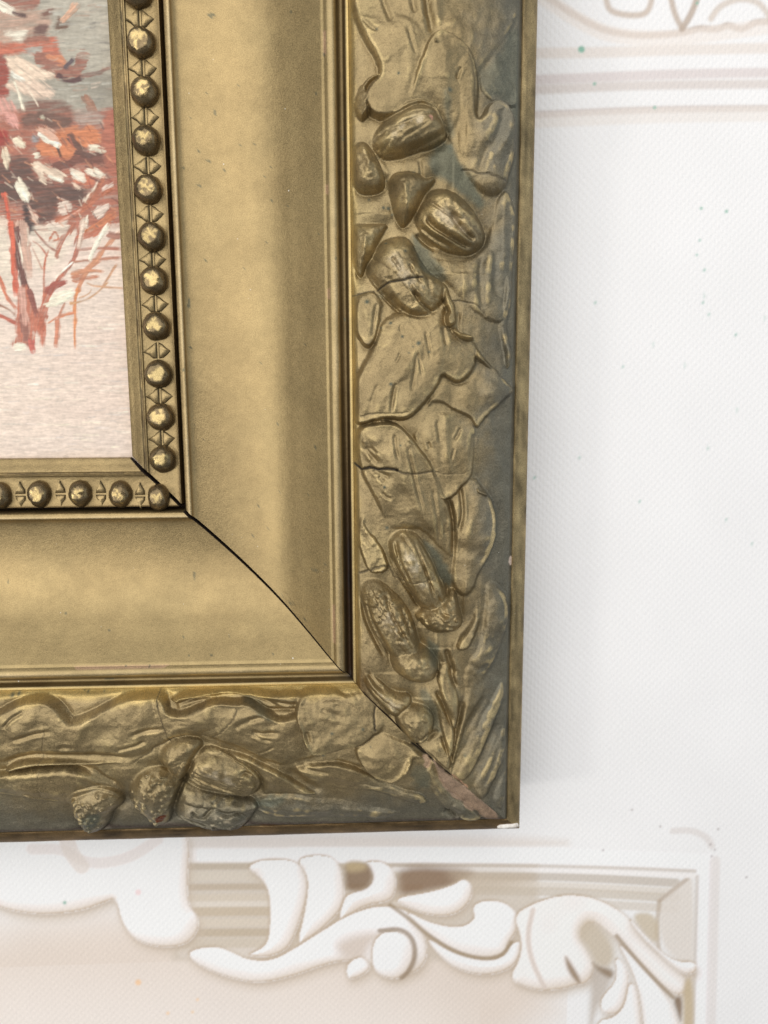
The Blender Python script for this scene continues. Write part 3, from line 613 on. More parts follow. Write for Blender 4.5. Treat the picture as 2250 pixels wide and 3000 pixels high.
slip_prof = [(0.0, 11.5), (0.0, 15.2), (0.15, 15.7), (0.5, 15.95), (1.2, 16.2), (2.2, 16.7), (3.2, 17.3), (3.9, 17.6), (4.2, 17.35), (4.5, 17.3), (4.8, 17.6), (5.1, 17.5), (5.35, 17.1), (6, 16.9), (8, 16.9), (10, 17.0), (12.2, 17.1), (13.4, 17.4), (13.9, 17.6), (14.25, 17.5), (14.35, 17.0), (14.35, 9.0)]
cove_prof = np.vstack([[(15.75, 9.0), (15.75, 18.6), (15.85, 19.0)], crom([(16.1, 19.25), (16.9, 19.6), (17.5, 19.5), (18.0, 18.7), (19.2, 17.9), (22, 17.2), (26, 16.6), (30, 16.35), (34, 16.5), (38, 17.1), (42, 18.3), (45.5, 20.0), (49, 22.3), (52, 24.4), (55.5, 27.1), (58.2, 29.2)], 6),
                       crom([(58.7, 29.25), (59.1, 29.7), (59.7, 30.2), (60.6, 30.4), (61.4, 30.15), (61.95, 29.5), (62.1, 28.6), (62.4, 27.9), (63.2, 27.6), (63.8, 28.0), (64.0, 29.2), (64.3, 29.85), (64.9, 30.0), (65.2, 29.7), (65.25, 28.0)], 4)])
edge_prof = [(110.3, 24.0), (110.45, 26.9), (110.7, 27.15), (111.4, 27.0), (112.2, 26.6), (113.2, 26.2), (114.2, 25.6), (114.75, 25.1), (115.0, 24.6), (115.0, 1.0)]
wob = lambda s, U: 0.10 * vnoise(s * 0.15, U * 0.1, 3, 51) + 0.04 * vnoise(s, U, 6, 52, 2)
for r in (RIGHT, BOTTOM):
    sweep('beaded_slip', r, crom(slip_prof, 3) if False else slip_prof, 700, col_slip, M_gold, 30)
    sweep('cove_moulding', r, cove_prof, 520, col_cove, M_cove, 50, warp=lambda s, U: 0.05 * vnoise(s * 0.3, U, 9, 53, 2))
    sweep('outer_edge', r, edge_prof, 500, col_edge, M_gold, 40, warp=lambda s, U: (0.10 * vnoise(s * 0.2, U, 2, 54, 2) + 0.10 * vnoise(s, U, 5, 55, 2)) * (U < 114.8))
# dark wooden carcass under the gilded rails
def carcass():
    V = []; F = []
    L = [(-0.0 + 1, FAR[0]), (113.5, FAR[0]), (113.5, -113.5), (FAR[1], -113.5), (FAR[1], -1), (1, -1)]
    L = [(2.0, FAR[0]), (113.5, FAR[0]), (113.5, -113.5), (FAR[1], -113.5), (FAR[1], -2.0), (2.0, -2.0)]
    for z in (0.4, 8.0): V += [(x, y, z) for x, y in L]
    n = len(L); F.append(list(range(n, 2 * n))); F.append(list(range(n - 1, -1, -1)))
    for i in range(n): F.append([i, (i + 1) % n, n + (i + 1) % n, n + i][::-1])
    return new_mesh('wooden_carcass', V, F, M_wood, frame, sharp=30)
carcass()

# beads and the little bow ornaments between them
def bead(c, rx, ry, hz, seed):
    n, m = 28, 12; V = []; C = []
    r = np.random.RandomState(seed)
    ax = r.uniform(0, 6.28); off = r.uniform(-0.1, 0.5); fl = r.uniform(0.75, 0.93)
    for j in range(m + 1):
        th = j / m * math.pi * 0.54
        for i in range(n):
            a = 2 * math.pi * i / n
            d = np.array([math.sin(th) * math.cos(a), math.sin(th) * math.sin(a), math.cos(th)])
            dent = 0.07 * vnoise(d[0] * 2 + seed * 3.1, d[1] * 2, 0.7, 61, 3) - 0.10 * math.exp(-((d[0] * math.cos(ax) + d[1] * math.sin(ax) - off) / 0.09) ** 2) * d[2] * (r.rand() * 0.3 + 0.7)
            q = d * (1 + dent); q[2] = min(q[2], fl + 0.04 * q[0])
            V.append((c[0] + q[0] * rx, c[1] + q[1] * ry, c[2] + q[2] * hz))
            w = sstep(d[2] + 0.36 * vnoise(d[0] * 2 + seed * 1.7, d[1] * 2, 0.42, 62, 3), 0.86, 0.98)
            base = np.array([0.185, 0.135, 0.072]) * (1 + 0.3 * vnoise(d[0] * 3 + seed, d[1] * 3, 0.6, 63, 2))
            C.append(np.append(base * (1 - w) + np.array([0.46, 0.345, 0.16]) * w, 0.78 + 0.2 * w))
    F = [[j * n + i, (j + 1) * n + i, (j + 1) * n + (i + 1) % n, j * n + (i + 1) % n] for j in range(m) for i in range(n)]
    return new_mesh('bead', V, np.array(F), M_bead, frame, np.array(C))
RB = [at(x, y, 19.0) for x, y in ((401, 3), (409, 116), (419, 261), (424, 405), (431, 550), (440, 690), (447, 819), (454, 954), (460, 1095), (467, 1222), (473, 1346))]
d0 = RB[1] - RB[2]; RB = [RB[1] + d0 * 3.05, RB[1] + d0 * 2.03, RB[1] + d0] + RB[1:]
BB = [at(x, y, 19.0) for x, y in ((461, 1459), (348, 1450), (229, 1448), (109, 1450), (-8, 1454))]
d1 = BB[-1] - BB[-2]; BB += [BB[-1] + d1 * k for k in (1, 2, 3, 4)]
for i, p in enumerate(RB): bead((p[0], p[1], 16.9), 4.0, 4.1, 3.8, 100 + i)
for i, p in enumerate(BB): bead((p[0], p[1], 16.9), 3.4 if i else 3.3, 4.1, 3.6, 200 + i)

def bow_mesh(seed):
    """two pointed lobes on a flat bed with a raised stem between them"""
    V = []; F = []; C = []
    def fan(ctr, ring, top):
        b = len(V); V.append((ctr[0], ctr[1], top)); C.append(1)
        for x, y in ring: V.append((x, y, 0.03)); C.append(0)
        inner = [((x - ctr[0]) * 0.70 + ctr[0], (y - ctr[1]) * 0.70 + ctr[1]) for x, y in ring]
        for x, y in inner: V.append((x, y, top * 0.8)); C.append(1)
        n = len(ring)
        for i in range(n):
            j = (i + 1) % n; F.append([b + 1 + i, b + 1 + j, b + 1 + n + j, b + 1 + n + i]); F.append([b + 1 + n + i, b + 1 + n + j, b])
    r = np.random.RandomState(seed); q = lambda v: v + r.uniform(-0.15, 0.15)
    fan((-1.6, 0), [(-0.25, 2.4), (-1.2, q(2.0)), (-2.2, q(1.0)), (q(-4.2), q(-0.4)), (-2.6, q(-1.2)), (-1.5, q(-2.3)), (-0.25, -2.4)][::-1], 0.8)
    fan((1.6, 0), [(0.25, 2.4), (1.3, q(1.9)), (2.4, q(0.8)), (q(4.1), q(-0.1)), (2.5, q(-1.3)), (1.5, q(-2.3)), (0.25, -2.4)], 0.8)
    return V, F, np.array(C)
def bows(P, rot, sx):
    for i in range(len(P) - 1):
        c = (P[i] + P[i + 1]) / 2; V, F, C = bow_mesh(i + 5 * rot); V = np.array(V)
        if rot: V = np.stack([-V[:, 1] * sx, V[:, 0], V[:, 2]], -1)
        else: V[:, 1] *= sx
        V = V + np.array([c[0], c[1], 17.08])
        if c[0] + 2.0 > -c[1] and rot: continue
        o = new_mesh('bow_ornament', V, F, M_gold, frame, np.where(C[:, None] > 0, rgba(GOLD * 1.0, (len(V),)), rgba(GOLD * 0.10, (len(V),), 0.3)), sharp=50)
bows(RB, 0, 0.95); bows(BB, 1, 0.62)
pl = RB[-1]; 

# ------------------------------------------------------------------ cast oak leaf and acorn relief
UB = np.array([64.9, 66.0, 68, 72, 80, 88, 96, 104, 108, 110.6]); HB = np.array([29.2, 30.4, 31.0, 31.8, 32.4, 31.8, 30.2, 28.4, 27.4, 26.6])
def base_h(u): return np.interp(u, UB, HB)
ZN = {'A': (1000, 0), 'B': (1000, 400), 'C': (1000, 800), 'D': (1000, 1200), 'E': (1000, 1550), 'F': (1000, 1950), 'G': (0, 1980), 'H': (550, 1980)}
def tr(z, rail, pts, lvl):
    """trace given in a tile of the photograph, laid on the slope of the band at height lvl above it"""
    o = ZN[z]; out = []
    for x, y in pts:
        X, Y = o[0] + x * 600 / 1659, o[1] + y * 600 / 1659; h = 33.0
        for _ in range(5):
            p = at(X, Y, h); u = p[0] if rail == RIGHT else -p[1]; h = 0.5 * h + 0.5 * (base_h(np.clip(u, 65, 110.5)) + lvl)
        out.append(p)
    return np.array(out)

ELEM = []   # (name, rail, polygon, level, style, owner)
def el(name, rail, z, pts, lvl, **kw): ELEM.append((name, rail, z, pts, lvl, kw))
R_, B_ = RIGHT, BOTTOM
el('leaf', R_, 'A', [(95, -480), (92, -200), (100, 20), (165, 220), (240, 370), (290, 440), (325, 560), (318, 604), (270, 640), (215, 720), (210, 800), (260, 900), (420, 930), (700, 800), (1000, 700), (1200, 450), (1300, 340), (1400, 200), (1440, 0), (1450, -200), (1440, -480)], 1.9, bev=1.6, tilt=3.58, moat=1.5)
el('leaf', R_, 'A', [(1296, 424), (1350, 470), (1415, 570), (1445, 720), (1440, 860), (1300, 860), (1180, 800), (1110, 700), (1130, 500), (1200, 430)], 0.8)
el('leaf', R_, 'A', [(560, 770), (590, 690), (620, 580), (700, 380), (745, 300), (800, 272), (880, 292), (960, 350), (1050, 430), (1090, 540), (1110, 700), (1100, 900), (1000, 1000), (960, 1244), (900, 1180), (800, 950), (650, 820)], 2.7, bev=0.9, tilt=2.09, moat=0.6)
el('leaf', R_, 'A', [(845, 480), (900, 430), (1000, 462), (1050, 436), (1090, 540), (1110, 700), (1108, 880), (1130, 945), (1190, 822), (1260, 800), (1330, 840), (1390, 970), (1406, 1100), (1392, 1244), (1372, 1350), (1322, 1500), (1200, 1560), (1080, 1480), (1000, 1380), (940, 1244), (915, 1000), (868, 850), (850, 700)], 3.4, bev=1.3, crown=0.6, tilt=0.35, moat=0.5)
el('curled_edge', R_, 'A', [(735, 320), (800, 296), (870, 318), (920, 372), (975, 420), (1045, 430), (1050, 460), (980, 470), (910, 440), (870, 385), (820, 362), (750, 370)], 3.7, bev=0.6, rough=0.5)
el('curled_edge', R_, 'A', [(325, 585), (290, 612), (225, 650), (205, 720), (240, 770), (215, 830), (225, 900), (170, 980), (120, 940), (96, 850), (104, 760), (130, 690), (200, 620), (280, 580)], 2.9, bev=0.8, rough=0.7)
el('acorn', R_, 'A', [(256, 1090), (300, 1000), (420, 890), (560, 806), (690, 792), (790, 850), (832, 960), (872, 1040), (852, 1092), (760, 1150), (600, 1200), (450, 1250), (330, 1250), (265, 1180)], 1.8, dome=5.2, R=6.2)
el('acorn_cap', R_, 'B', [(92, 60), (170, 10), (240, 70), (330, 240), (362, 330), (330, 420), (200, 446), (110, 405), (74, 280), (68, 150)], 1.6, dome=3.6, R=4.6)
el('leaf', R_, 'B', [(600, 700), (760, 930), (950, 990), (1130, 920), (1200, 740), (1240, 520), (1325, 440), (1392, 620), (1402, 760), (1384, 950), (1372, 1200), (1350, 1400), (1270, 1500), (1120, 1440), (980, 1330), (850, 1180), (720, 1050), (620, 880)], 1.2, bev=1.6, tilt=6.11)
el('acorn', R_, 'B', [(640, 520), (720, 400), (850, 392), (960, 450), (1080, 560), (1152, 680), (1182, 790), (1145, 882), (1050, 930), (950, 932), (830, 900), (700, 800), (618, 710), (604, 620)], 1.8, dome=5.0, R=6.0)
el('acorn_cap', R_, 'B', [(392, 400), (410, 300), (470, 250), (640, 262), (690, 320), (762, 292), (772, 318), (740, 365), (655, 470), (622, 560), (562, 640), (520, 702), (478, 680), (430, 580)], 2.2, dome=4.4, R=5.0, own=1)
el('acorn', R_, 'B', [(230, 960), (300, 850), (430, 790), (560, 800), (625, 950), (710, 1080), (826, 1160), (846, 1220), (835, 1310), (790, 1376), (720, 1436), (620, 1458), (520, 1438), (400, 1330), (300, 1240), (222, 1130), (205, 1040)], 1.6, dome=5.2, R=6.4)
el('acorn_cap', R_, 'B', [(78, 700), (160, 700), (330, 690), (388, 690), (310, 800), (275, 900), (245, 960), (185, 1050), (160, 1140), (108, 1060), (78, 900)], 1.5, dome=3.0, R=4.2, own=1)
el('leaf', R_, 'C', [(150, 172), (235, 148), (300, 195), (328, 260), (312, 400), (272, 540), (222, 602), (150, 542), (110, 430), (104, 330), (120, 235)], 2.3, bev=0.9, crown=0.4, tilt=3.93, moat=1.0)
el('leaf', R_, 'C', [(1080, 620), (1200, 720), (1300, 850), (1400, 960), (1350, 992), (1250, 1080), (1130, 1192), (1110, 1236), (1076, 1236), (1048, 1180), (1018, 1152), (900, 1104), (850, 1066), (780, 1046), (730, 1090), (680, 1130), (740, 960), (820, 860), (1000, 900), (1080, 780)], 1.8, bev=1.0, tilt=5.06)
el('leaf', R_, 'C', [(290, 560), (330, 400), (480, 330), (640, 370), (760, 320), (830, 240), (850, 420), (880, 450), (960, 530), (1066, 555), (1094, 640), (1066, 770), (1000, 850), (925, 892), (860, 862), (812, 820), (784, 900), (700, 1012), (610, 1110), (520, 1166), (400, 1150), (250, 1180), (160, 1212), (124, 1130), (104, 1050), (130, 900), (182, 760), (250, 632)], 2.9, bev=1.0, crown=0.5, tilt=4.57, moat=1.0)
el('curled_edge', R_, 'C', [(832, 50), (860, 90), (900, 200), (932, 250), (932, 380), (922, 412), (880, 442), (850, 412), (844, 350), (872, 300), (832, 230)], 3.7, bev=0.7)
el('curled_edge', R_, 'C', [(872, 430), (930, 408), (962, 462), (1030, 492), (1086, 518), (1050, 545), (960, 528), (890, 476)], 4.2, bev=0.6, rough=0.5)
el('leaf_tip', R_, 'C', [(1085, 540), (1135, 640), (1200, 700), (1252, 770), (1305, 856), (1220, 788), (1100, 700), (1082, 640)], 2.6, bev=0.8)
el('leaf', R_, 'C', [(1312, 10), (1392, 40), (1384, 260), (1344, 400), (1362, 520), (1388, 640), (1362, 754), (1330, 744), (1310, 600), (1258, 470), (1256, 350), (1290, 220)], 2.2, bev=1.6, tilt=0.00, moat=0.6)
el('leaf', R_, 'D', [(582, 244), (640, 130), (720, 40), (850, -10), (1040, 50), (1090, 130), (1078, 260), (1064, 420), (1042, 545), (972, 610), (902, 690), (820, 718), (780, 660), (740, 500), (690, 410)], 2.0, bev=0.7, tilt=4.71)
el('leaf', R_, 'D', [(966, 600), (1008, 566), (1100, 575), (1120, 610), (1182, 690), (1226, 770), (1252, 900), (1242, 1040), (1182, 1200), (1112, 1310), (1074, 1440), (1000, 1500), (920, 1450), (888, 1350), (898, 1200), (914, 1050), (880, 800), (890, 690)], 2.5, bev=1.3, crown=0.5, tilt=6.11, moat=0.7)
el('curled_edge', R_, 'D', [(1000, 566), (1060, 556), (1106, 580), (1120, 640), (1195, 676), (1190, 706), (1120, 690), (1085, 670), (1085, 612), (1030, 592)], 2.9, bev=0.5, rough=0.5)
el('leaf', R_, 'D', [(150, 250), (165, 170), (300, 138), (430, 140), (512, 190), (592, 280), (652, 360), (722, 450), (762, 560), (812, 700), (872, 780), (902, 950), (918, 1100), (906, 1210), (800, 1150), (640, 960), (520, 970), (400, 990), (340, 900), (300, 760), (220, 622), (170, 500), (146, 400)], 2.8, bev=1.0, crown=0.5, tilt=1.05, moat=0.9)
el('curled_edge', R_, 'D', [(165, 180), (185, 110), (260, 80), (330, 60), (420, 100), (500, 170), (592, 272), (575, 292), (500, 240), (430, 160), (330, 160), (230, 140)], 3.2, bev=0.6, rough=0.8)
el('leaf', R_, 'E', [(250, -175), (180, -140), (132, -40), (126, 80), (162, 190), (212, 322), (300, 345), (380, 305), (345, 180), (292, 80), (232, 20), (195, -60), (235, -140)], 2.2, bev=0.8, rough=0.4)
el('leaf', R_, 'E', [(1088, 500), (1152, 470), (1144, 640), (1122, 780), (1072, 900), (1012, 972), (930, 968), (958, 880), (1032, 800), (1070, 700), (1058, 600)], 1.9, bev=1.5)
el('leaf', R_, 'E', [(1152, 470), (1230, 455), (1292, 500), (1342, 600), (1348, 720), (1312, 870), (1262, 1010), (1202, 1150), (1120, 1300), (1030, 1400), (985, 1250), (972, 1150), (1022, 1030), (1100, 950), (1142, 780), (1152, 600)], 1.5, bev=1.7, crown=0.6, tilt=0.00, moat=0.6)
el('acorn', R_, 'E', [(392, 190), (386, 110), (430, 40), (520, 14), (600, 40), (662, 100), (742, 240), (802, 380), (852, 480), (872, 545), (830, 640), (720, 690), (650, 670), (560, 520), (480, 420), (420, 300)], 1.9, dome=4.6, R=4.8)
el('acorn_cap', R_, 'E', [(598, 742), (650, 690), (740, 640), (850, 600), (900, 508), (942, 518), (962, 640), (1002, 760), (962, 840), (850, 866), (750, 862), (680, 808)], 2.4, dome=4.8, R=4.8, own=1, bumps=0.35)
el('acorn', R_, 'E', [(146, 520), (195, 430), (290, 418), (362, 470), (432, 530), (502, 600), (572, 730), (604, 830), (645, 990), (600, 1030), (420, 1075), (370, 1000), (250, 830), (182, 650)], 1.8, dome=5.0, R=5.0, crust=0.5)
el('acorn_cap', R_, 'E', [(396, 1060), (470, 1000), (640, 978), (702, 1000), (782, 1080), (794, 1180), (750, 1262), (650, 1290), (520, 1250), (420, 1170)], 2.4, dome=5.0, R=5.4, own=1, bumps=0.12)
el('leaf', R_, 'F', [(798, 30), (880, 0), (925, 100), (964, 250), (954, 420), (905, 525), (832, 330), (788, 180)], 2.3, bev=1.2)
el('leaf', R_, 'F', [(985, 10), (1130, -40), (1205, 60), (1182, 240), (1060, 400), (995, 520), (935, 720), (886, 884), (905, 640), (955, 430), (985, 300), (970, 130)], 1.7, bev=1.6, crown=0.4, tilt=3.49, moat=0.7)
el('leaf', R_, 'F', [(1300, 110), (1335, 250), (1255, 420), (1205, 560), (1125, 740), (1030, 900), (955, 922), (892, 892), (960, 690), (1040, 530), (1120, 410), (1230, 230)], 1.9, bev=1.7, crown=0.5, tilt=5.76, moat=0.7)
el('leaf', R_, 'F', [(1335, 420), (1352, 600), (1292, 800), (1222, 960), (1150, 1080), (1062, 1022), (1040, 960), (1130, 822), (1222, 652), (1284, 500)], 1.5, bev=1.7, crown=0.4, tilt=5.76, moat=0.7)
el('leaf', R_, 'F', [(1352, 700), (1358, 950), (1322, 1150), (1250, 1160), (1180, 1090), (1232, 980), (1302, 850)], 1.1, bev=1.5)
el('leaf', R_, 'F', [(738, 300), (770, 210), (832, 300), (904, 460), (934, 560), (900, 700), (870, 765), (830, 620), (780, 420)], 1.9, bev=1.3)
el('leaf', R_, 'F', [(690, 640), (790, 578), (842, 650), (892, 760), (872, 835), (800, 792), (740, 742), (660, 692)], 1.4, bev=0.9)
el('acorn', R_, 'F', [(170, 110), (225, 70), (332, 160), (440, 250), (560, 255), (575, 330), (500, 384), (430, 455), (330, 350), (225, 235)], 1.8, dome=2.6, R=3.0)
el('acorn_cap', R_, 'F', [(428, 462), (500, 380), (600, 336), (722, 376), (764, 460), (742, 562), (692, 644), (600, 670), (510, 580)], 1.9, dome=3.4, R=4.6, own=1, bumps=0.12)
# bottom rail
el('leaf', B_, 'G', [(-450, 330), (-300, 300), (-200, 360), (0, 310), (100, 250), (220, 200), (330, 190), (430, 210), (500, 270), (550, 340), (580, 364), (700, 320), (820, 250), (950, 190), (1080, 150), (1200, 142), (1285, 155), (1295, 280), (1325, 430), (1362, 545), (1240, 600), (1180, 660), (1000, 700), (800, 680), (500, 660), (200, 670), (80, 720), (-200, 760), (-450, 760)], 3.0, bev=2.0, crown=0.3, tilt=1.66, moat=1.7)
el('leaf', B_, 'G', [(1288, 150), (1340, 170), (1380, 230), (1410, 305), (1480, 310), (1659, 235), (1780, 205), (1900, 215), (2010, 210), (2090, 262), (2170, 320), (2260, 352), (2320, 335), (2402, 312), (2425, 430), (2462, 545), (2525, 625), (2560, 655), (2380, 705), (2320, 765), (2120, 700), (1920, 600), (1720, 520), (1560, 510), (1450, 520), (1364, 545), (1327, 430), (1297, 280)], 2.9, bev=1.2, crown=0.3, tilt=1.48, moat=0.9)
el('leaf', B_, 'H', [(-125, 215), (0, 135), (200, 112), (450, 108), (650, 148), (880, 142), (950, 160), (925, 212), (882, 296), (760, 300), (620, 215), (480, 175), (300, 160), (100, 190), (-70, 250)], 3.1, bev=1.1, tilt=1.57, moat=1.2)
el('leaf', B_, 'G', [(-450, 800), (-200, 800), (0, 792), (200, 762), (400, 742), (560, 742), (700, 790), (820, 860), (905, 905), (985, 1000), (900, 1090), (700, 1080), (500, 1060), (320, 1030), (150, 990), (-200, 960), (-450, 960)], 2.2, bev=1.8, crown=0.9, tilt=1.66, moat=0.8)
el('leaf', B_, 'H', [(140, 590), (400, 630), (600, 715), (770, 790), (900, 880), (1050, 960), (900, 960), (720, 960), (590, 1010), (560, 900), (480, 760), (320, 660)], 2.0, bev=1.8, crown=0.7, tilt=1.05)
el('leaf', B_, 'H', [(860, 745), (1000, 712), (1200, 700), (1380, 745), (1500, 825), (1645, 880), (1560, 920), (1400, 935), (1150, 905), (950, 860)], 1.8, bev=1.6, crown=0.4, tilt=1.40)
el('leaf', B_, 'H', [(480, 1080), (640, 980), (820, 940), (1000, 975), (1200, 985), (1420, 1000), (1700, 1050), (1850, 1150), (1600, 1180), (1300, 1150), (1000, 1150), (700, 1140)], 1.2, bev=2.0, crown=0.6)
el('stem', B_, 'G', [(20, 772), (110, 705), (250, 676), (500, 686), (800, 690), (1080, 716), (1260, 745), (1350, 800), (1330, 830), (1240, 775), (1080, 742), (800, 740), (500, 738), (300, 732), (150, 752)], 2.8, bev=0.9, crown=0.5)
el('leaf', B_, 'H', [(885, 310), (900, 250), (935, 160), (1060, 100), (1180, 108), (1250, 168), (1320, 172), (1400, 138), (1490, 200), (1520, 270), (1600, 400), (1560, 470), (1490, 520), (1380, 582), (1290, 585), (1200, 612), (1050, 620), (1000, 596), (960, 520), (920, 400)], 3.7, bev=0.9, rough=0.1, tilt=3.75, moat=1.0)
el('leaf', B_, 'F', [(118, 690), (150, 655), (230, 610), (300, 560), (370, 560), (460, 610), (560, 650), (660, 745), (640, 765), (570, 760), (560, 830), (480, 905), (400, 932), (300, 905), (200, 845), (140, 765)], 3.0, bev=0.9, crown=0.5, tilt=4.71, moat=1.0)
el('curled_edge', B_, 'F', [(575, 762), (570, 800), (545, 850), (480, 905), (405, 930), (390, 905), (440, 880), (470, 830), (450, 800), (500, 775)], 3.5, bev=0.5, rough=0.3)
el('leaf', B_, 'F', [(-60, 930), (100, 920), (250, 925), (400, 960), (520, 1000), (640, 1030), (700, 1100), (600, 1120), (400, 1060), (200, 1010), (-60, 1000)], 1.5, bev=1.6, crown=0.4)
el('leaf', B_, 'F', [(700, 840), (745, 790), (790, 900), (860, 1000), (980, 1090), (1080, 1170), (1140, 1230), (1000, 1250), (880, 1180), (780, 1100), (720, 980)], 1.7, bev=1.0, crown=0.4)
el('acorn_cap', B_, 'G', [(1268, 680), (1290, 615), (1360, 555), (1500, 528), (1645, 565), (1562, 690), (1512, 800), (1452, 905), (1380, 860), (1300, 745)], 2.2, dome=3.6, R=4.6, bumps=0.15)
el('acorn', B_, 'H', [(-20, 715), (150, 595), (300, 645), (450, 720), (545, 800), (594, 880), (562, 965), (500, 1022), (380, 1012), (200, 955), (0, 862), (-75, 810)], 2.0, dome=4.4, R=5.0, crust=0.3, cap_before=1)
el('acorn', B_, 'H', [(-70, 905), (0, 930), (200, 1000), (400, 1042), (525, 1052), (568, 1082), (500, 1180), (455, 1245), (380, 1305), (200, 1295), (0, 1235), (-120, 1190), (-140, 1080)], 1.5, dome=4.6, R=4.8, crust=0.3)
el('acorn_cap', B_, 'G', [(1015, 960), (1060, 865), (1130, 800), (1250, 768), (1345, 812), (1445, 900), (1442, 965), (1402, 1040), (1372, 1150), (1342, 1242), (1270, 1255), (1195, 1222), (1095, 1125), (1018, 1050)], 2.0, dome=5.0, R=5.6, own=1, bumps=0.45)
el('acorn_cap', B_, 'G', [(518, 1000), (600, 938), (750, 915), (880, 938), (985, 1020), (962, 1082), (885, 1132), (872, 1205), (802, 1295), (740, 1330), (648, 1290), (588, 1200), (552, 1120)], 1.8, dome=5.0, R=5.4, bumps=0.4)

